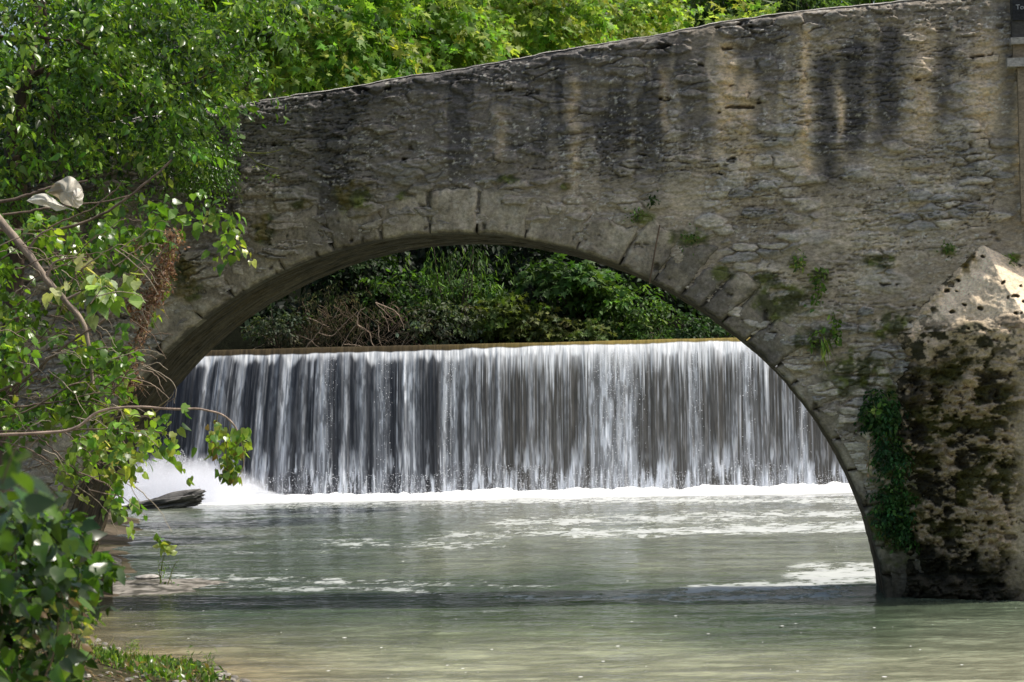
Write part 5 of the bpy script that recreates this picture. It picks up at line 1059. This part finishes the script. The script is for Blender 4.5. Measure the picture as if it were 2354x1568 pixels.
for (x, lab) in [(430, 'upright green sprout, middle one along the bottom edge'), (478, 'tall green sprout, rightmost along the bottom edge'), (385, 'thin arching grass stem left of the sprouts')]:
    sprout('sprout', x, 1575, 35.4, [[(x, 1580), (x + 2, 1545), (x - 4, 1505)]], [(x, 1535, 8, 20, 90, .10, LANCE, BRIG + MIDG)] if x > 400 else [(x - 4, 1530, 5, 14, 6, .3, BLADE, BRIG)], lab, 'sprouts along the bottom edge')
bag = Bag(); n = 1700; yy_ = rng.uniform(33.5, 38.6, n); dd = rng.random(n) ** 1.1 * 3.2 + .1 + 1.3 * ss(.35, .7, fbm(yy_ * 1.6, yy_ * 0, 3, 800)); xx = shore_x(yy_) - dd
P = np.stack((xx, yy_, hshore(dd) + .02 + .05 * rng.random(n)), -1); bag.leaves(P, randdir(n) * .6 + np.array((0, 0, .8)), randdir(n), .05 + .08 * rng.random(n), OVAL, pick(BRIG + MIDG + [(.22, .18, .07)], n)); n = 700
yy_ = rng.uniform(33.5, 38, n); dd = rng.random(n) * 2.4 + .25; P = np.stack((shore_x(yy_) - dd, yy_, hshore(dd)), -1); bag.leaves(P, randdir(n) * .3 + np.array((0, 0, 1)), randdir(n), .10 + .2 * rng.random(n) ** 2, BLADE, pick(BRIG + YELL, n))
n = 2600; yy_ = rng.uniform(31, 41, n); dd = rng.random(n) * 5 + .15; P = np.stack((shore_x(yy_) - dd, yy_, hshore(dd) + .02), -1)
lit = Bag(); lit.leaves(P, randdir(n) * np.array((1, 1, .3)), randdir(n) * .5 + np.array((0, 0, 1)), .05 + .09 * rng.random(n), OVAL, pick([(.20, .13, .07), (.28, .20, .12), (.13, .10, .05), (.08, .13, .03)], n))
props(lit.build('leaf_litter', MAT_DRY), 'fallen brown leaves scattered over the near bank', 'leaf litter', kind='stuff')
peb = Bag(); n = 420; yy_ = rng.uniform(32, 41, n); dd = rng.random(n) ** 1.4 * 3 - .15; P = np.stack((shore_x(yy_) - dd, yy_, hshore(np.maximum(dd, 0)) + .01), -1)
for p in P:
    th = np.linspace(0, 2 * np.pi, 8, endpoint=False); r = .02 + .06 * rng.random() ** 2; rings = []
    for k in range(4): rings.append(np.stack((r * np.cos(th) * math.cos(k * .5) * (.8 + .4 * rng.random(8)), r * .8 * np.sin(th) * math.cos(k * .5), np.full(8, r * .55 * math.sin(k * .52))), -1))
    V = p + np.concatenate(rings); i = np.arange(32).reshape(4, 8); j = np.roll(i, -1, 1); q = np.stack((i[:-1], j[:-1], j[1:], i[1:]), -1).reshape(-1, 4)
    g_ = rng.uniform(.14, .42); peb.add(np.vstack((V, p + np.array((0, 0, r * .56)))), [(24 + k, 24 + (k + 1) % 8, 32) for k in range(8)], q, np.array((g_, g_ * .92, g_ * .8)))
props(peb.build('pebbles', MAT_ROCK), 'small grey and brown pebbles along the near shore', 'pebbles', kind='stuff')
props(bag.build('grass', MAT_LEAF), 'low grass and weeds along the near shore', 'grass', kind='stuff')
for (x, y, r, lab, col) in [(283, 1541, .12, 'smooth pale stone at the bottom edge below the weed', ((.45, .46, .48), (.55, .56, .58))), (268, 1572, .18, 'brown pebble cut by the bottom edge beside the ivy', ((.26, .21, .16), (.36, .3, .24))), (350, 1572, .14, 'tan pebble among the bottom grass', ((.28, .22, .16), (.4, .33, .26))), (205, 1560, .16, 'grey-brown stone half under the ivy leaves', ((.25, .22, .18), (.36, .32, .27)))]:
    p = S(x, y, 35.2); lump('stone', ((p[0], 35.2, max(p[2], .0)), r, r, r * .55, 0, .3), int(x) + 3, MAT_ROCK, lab, 'stone', None, col, (24, 16))
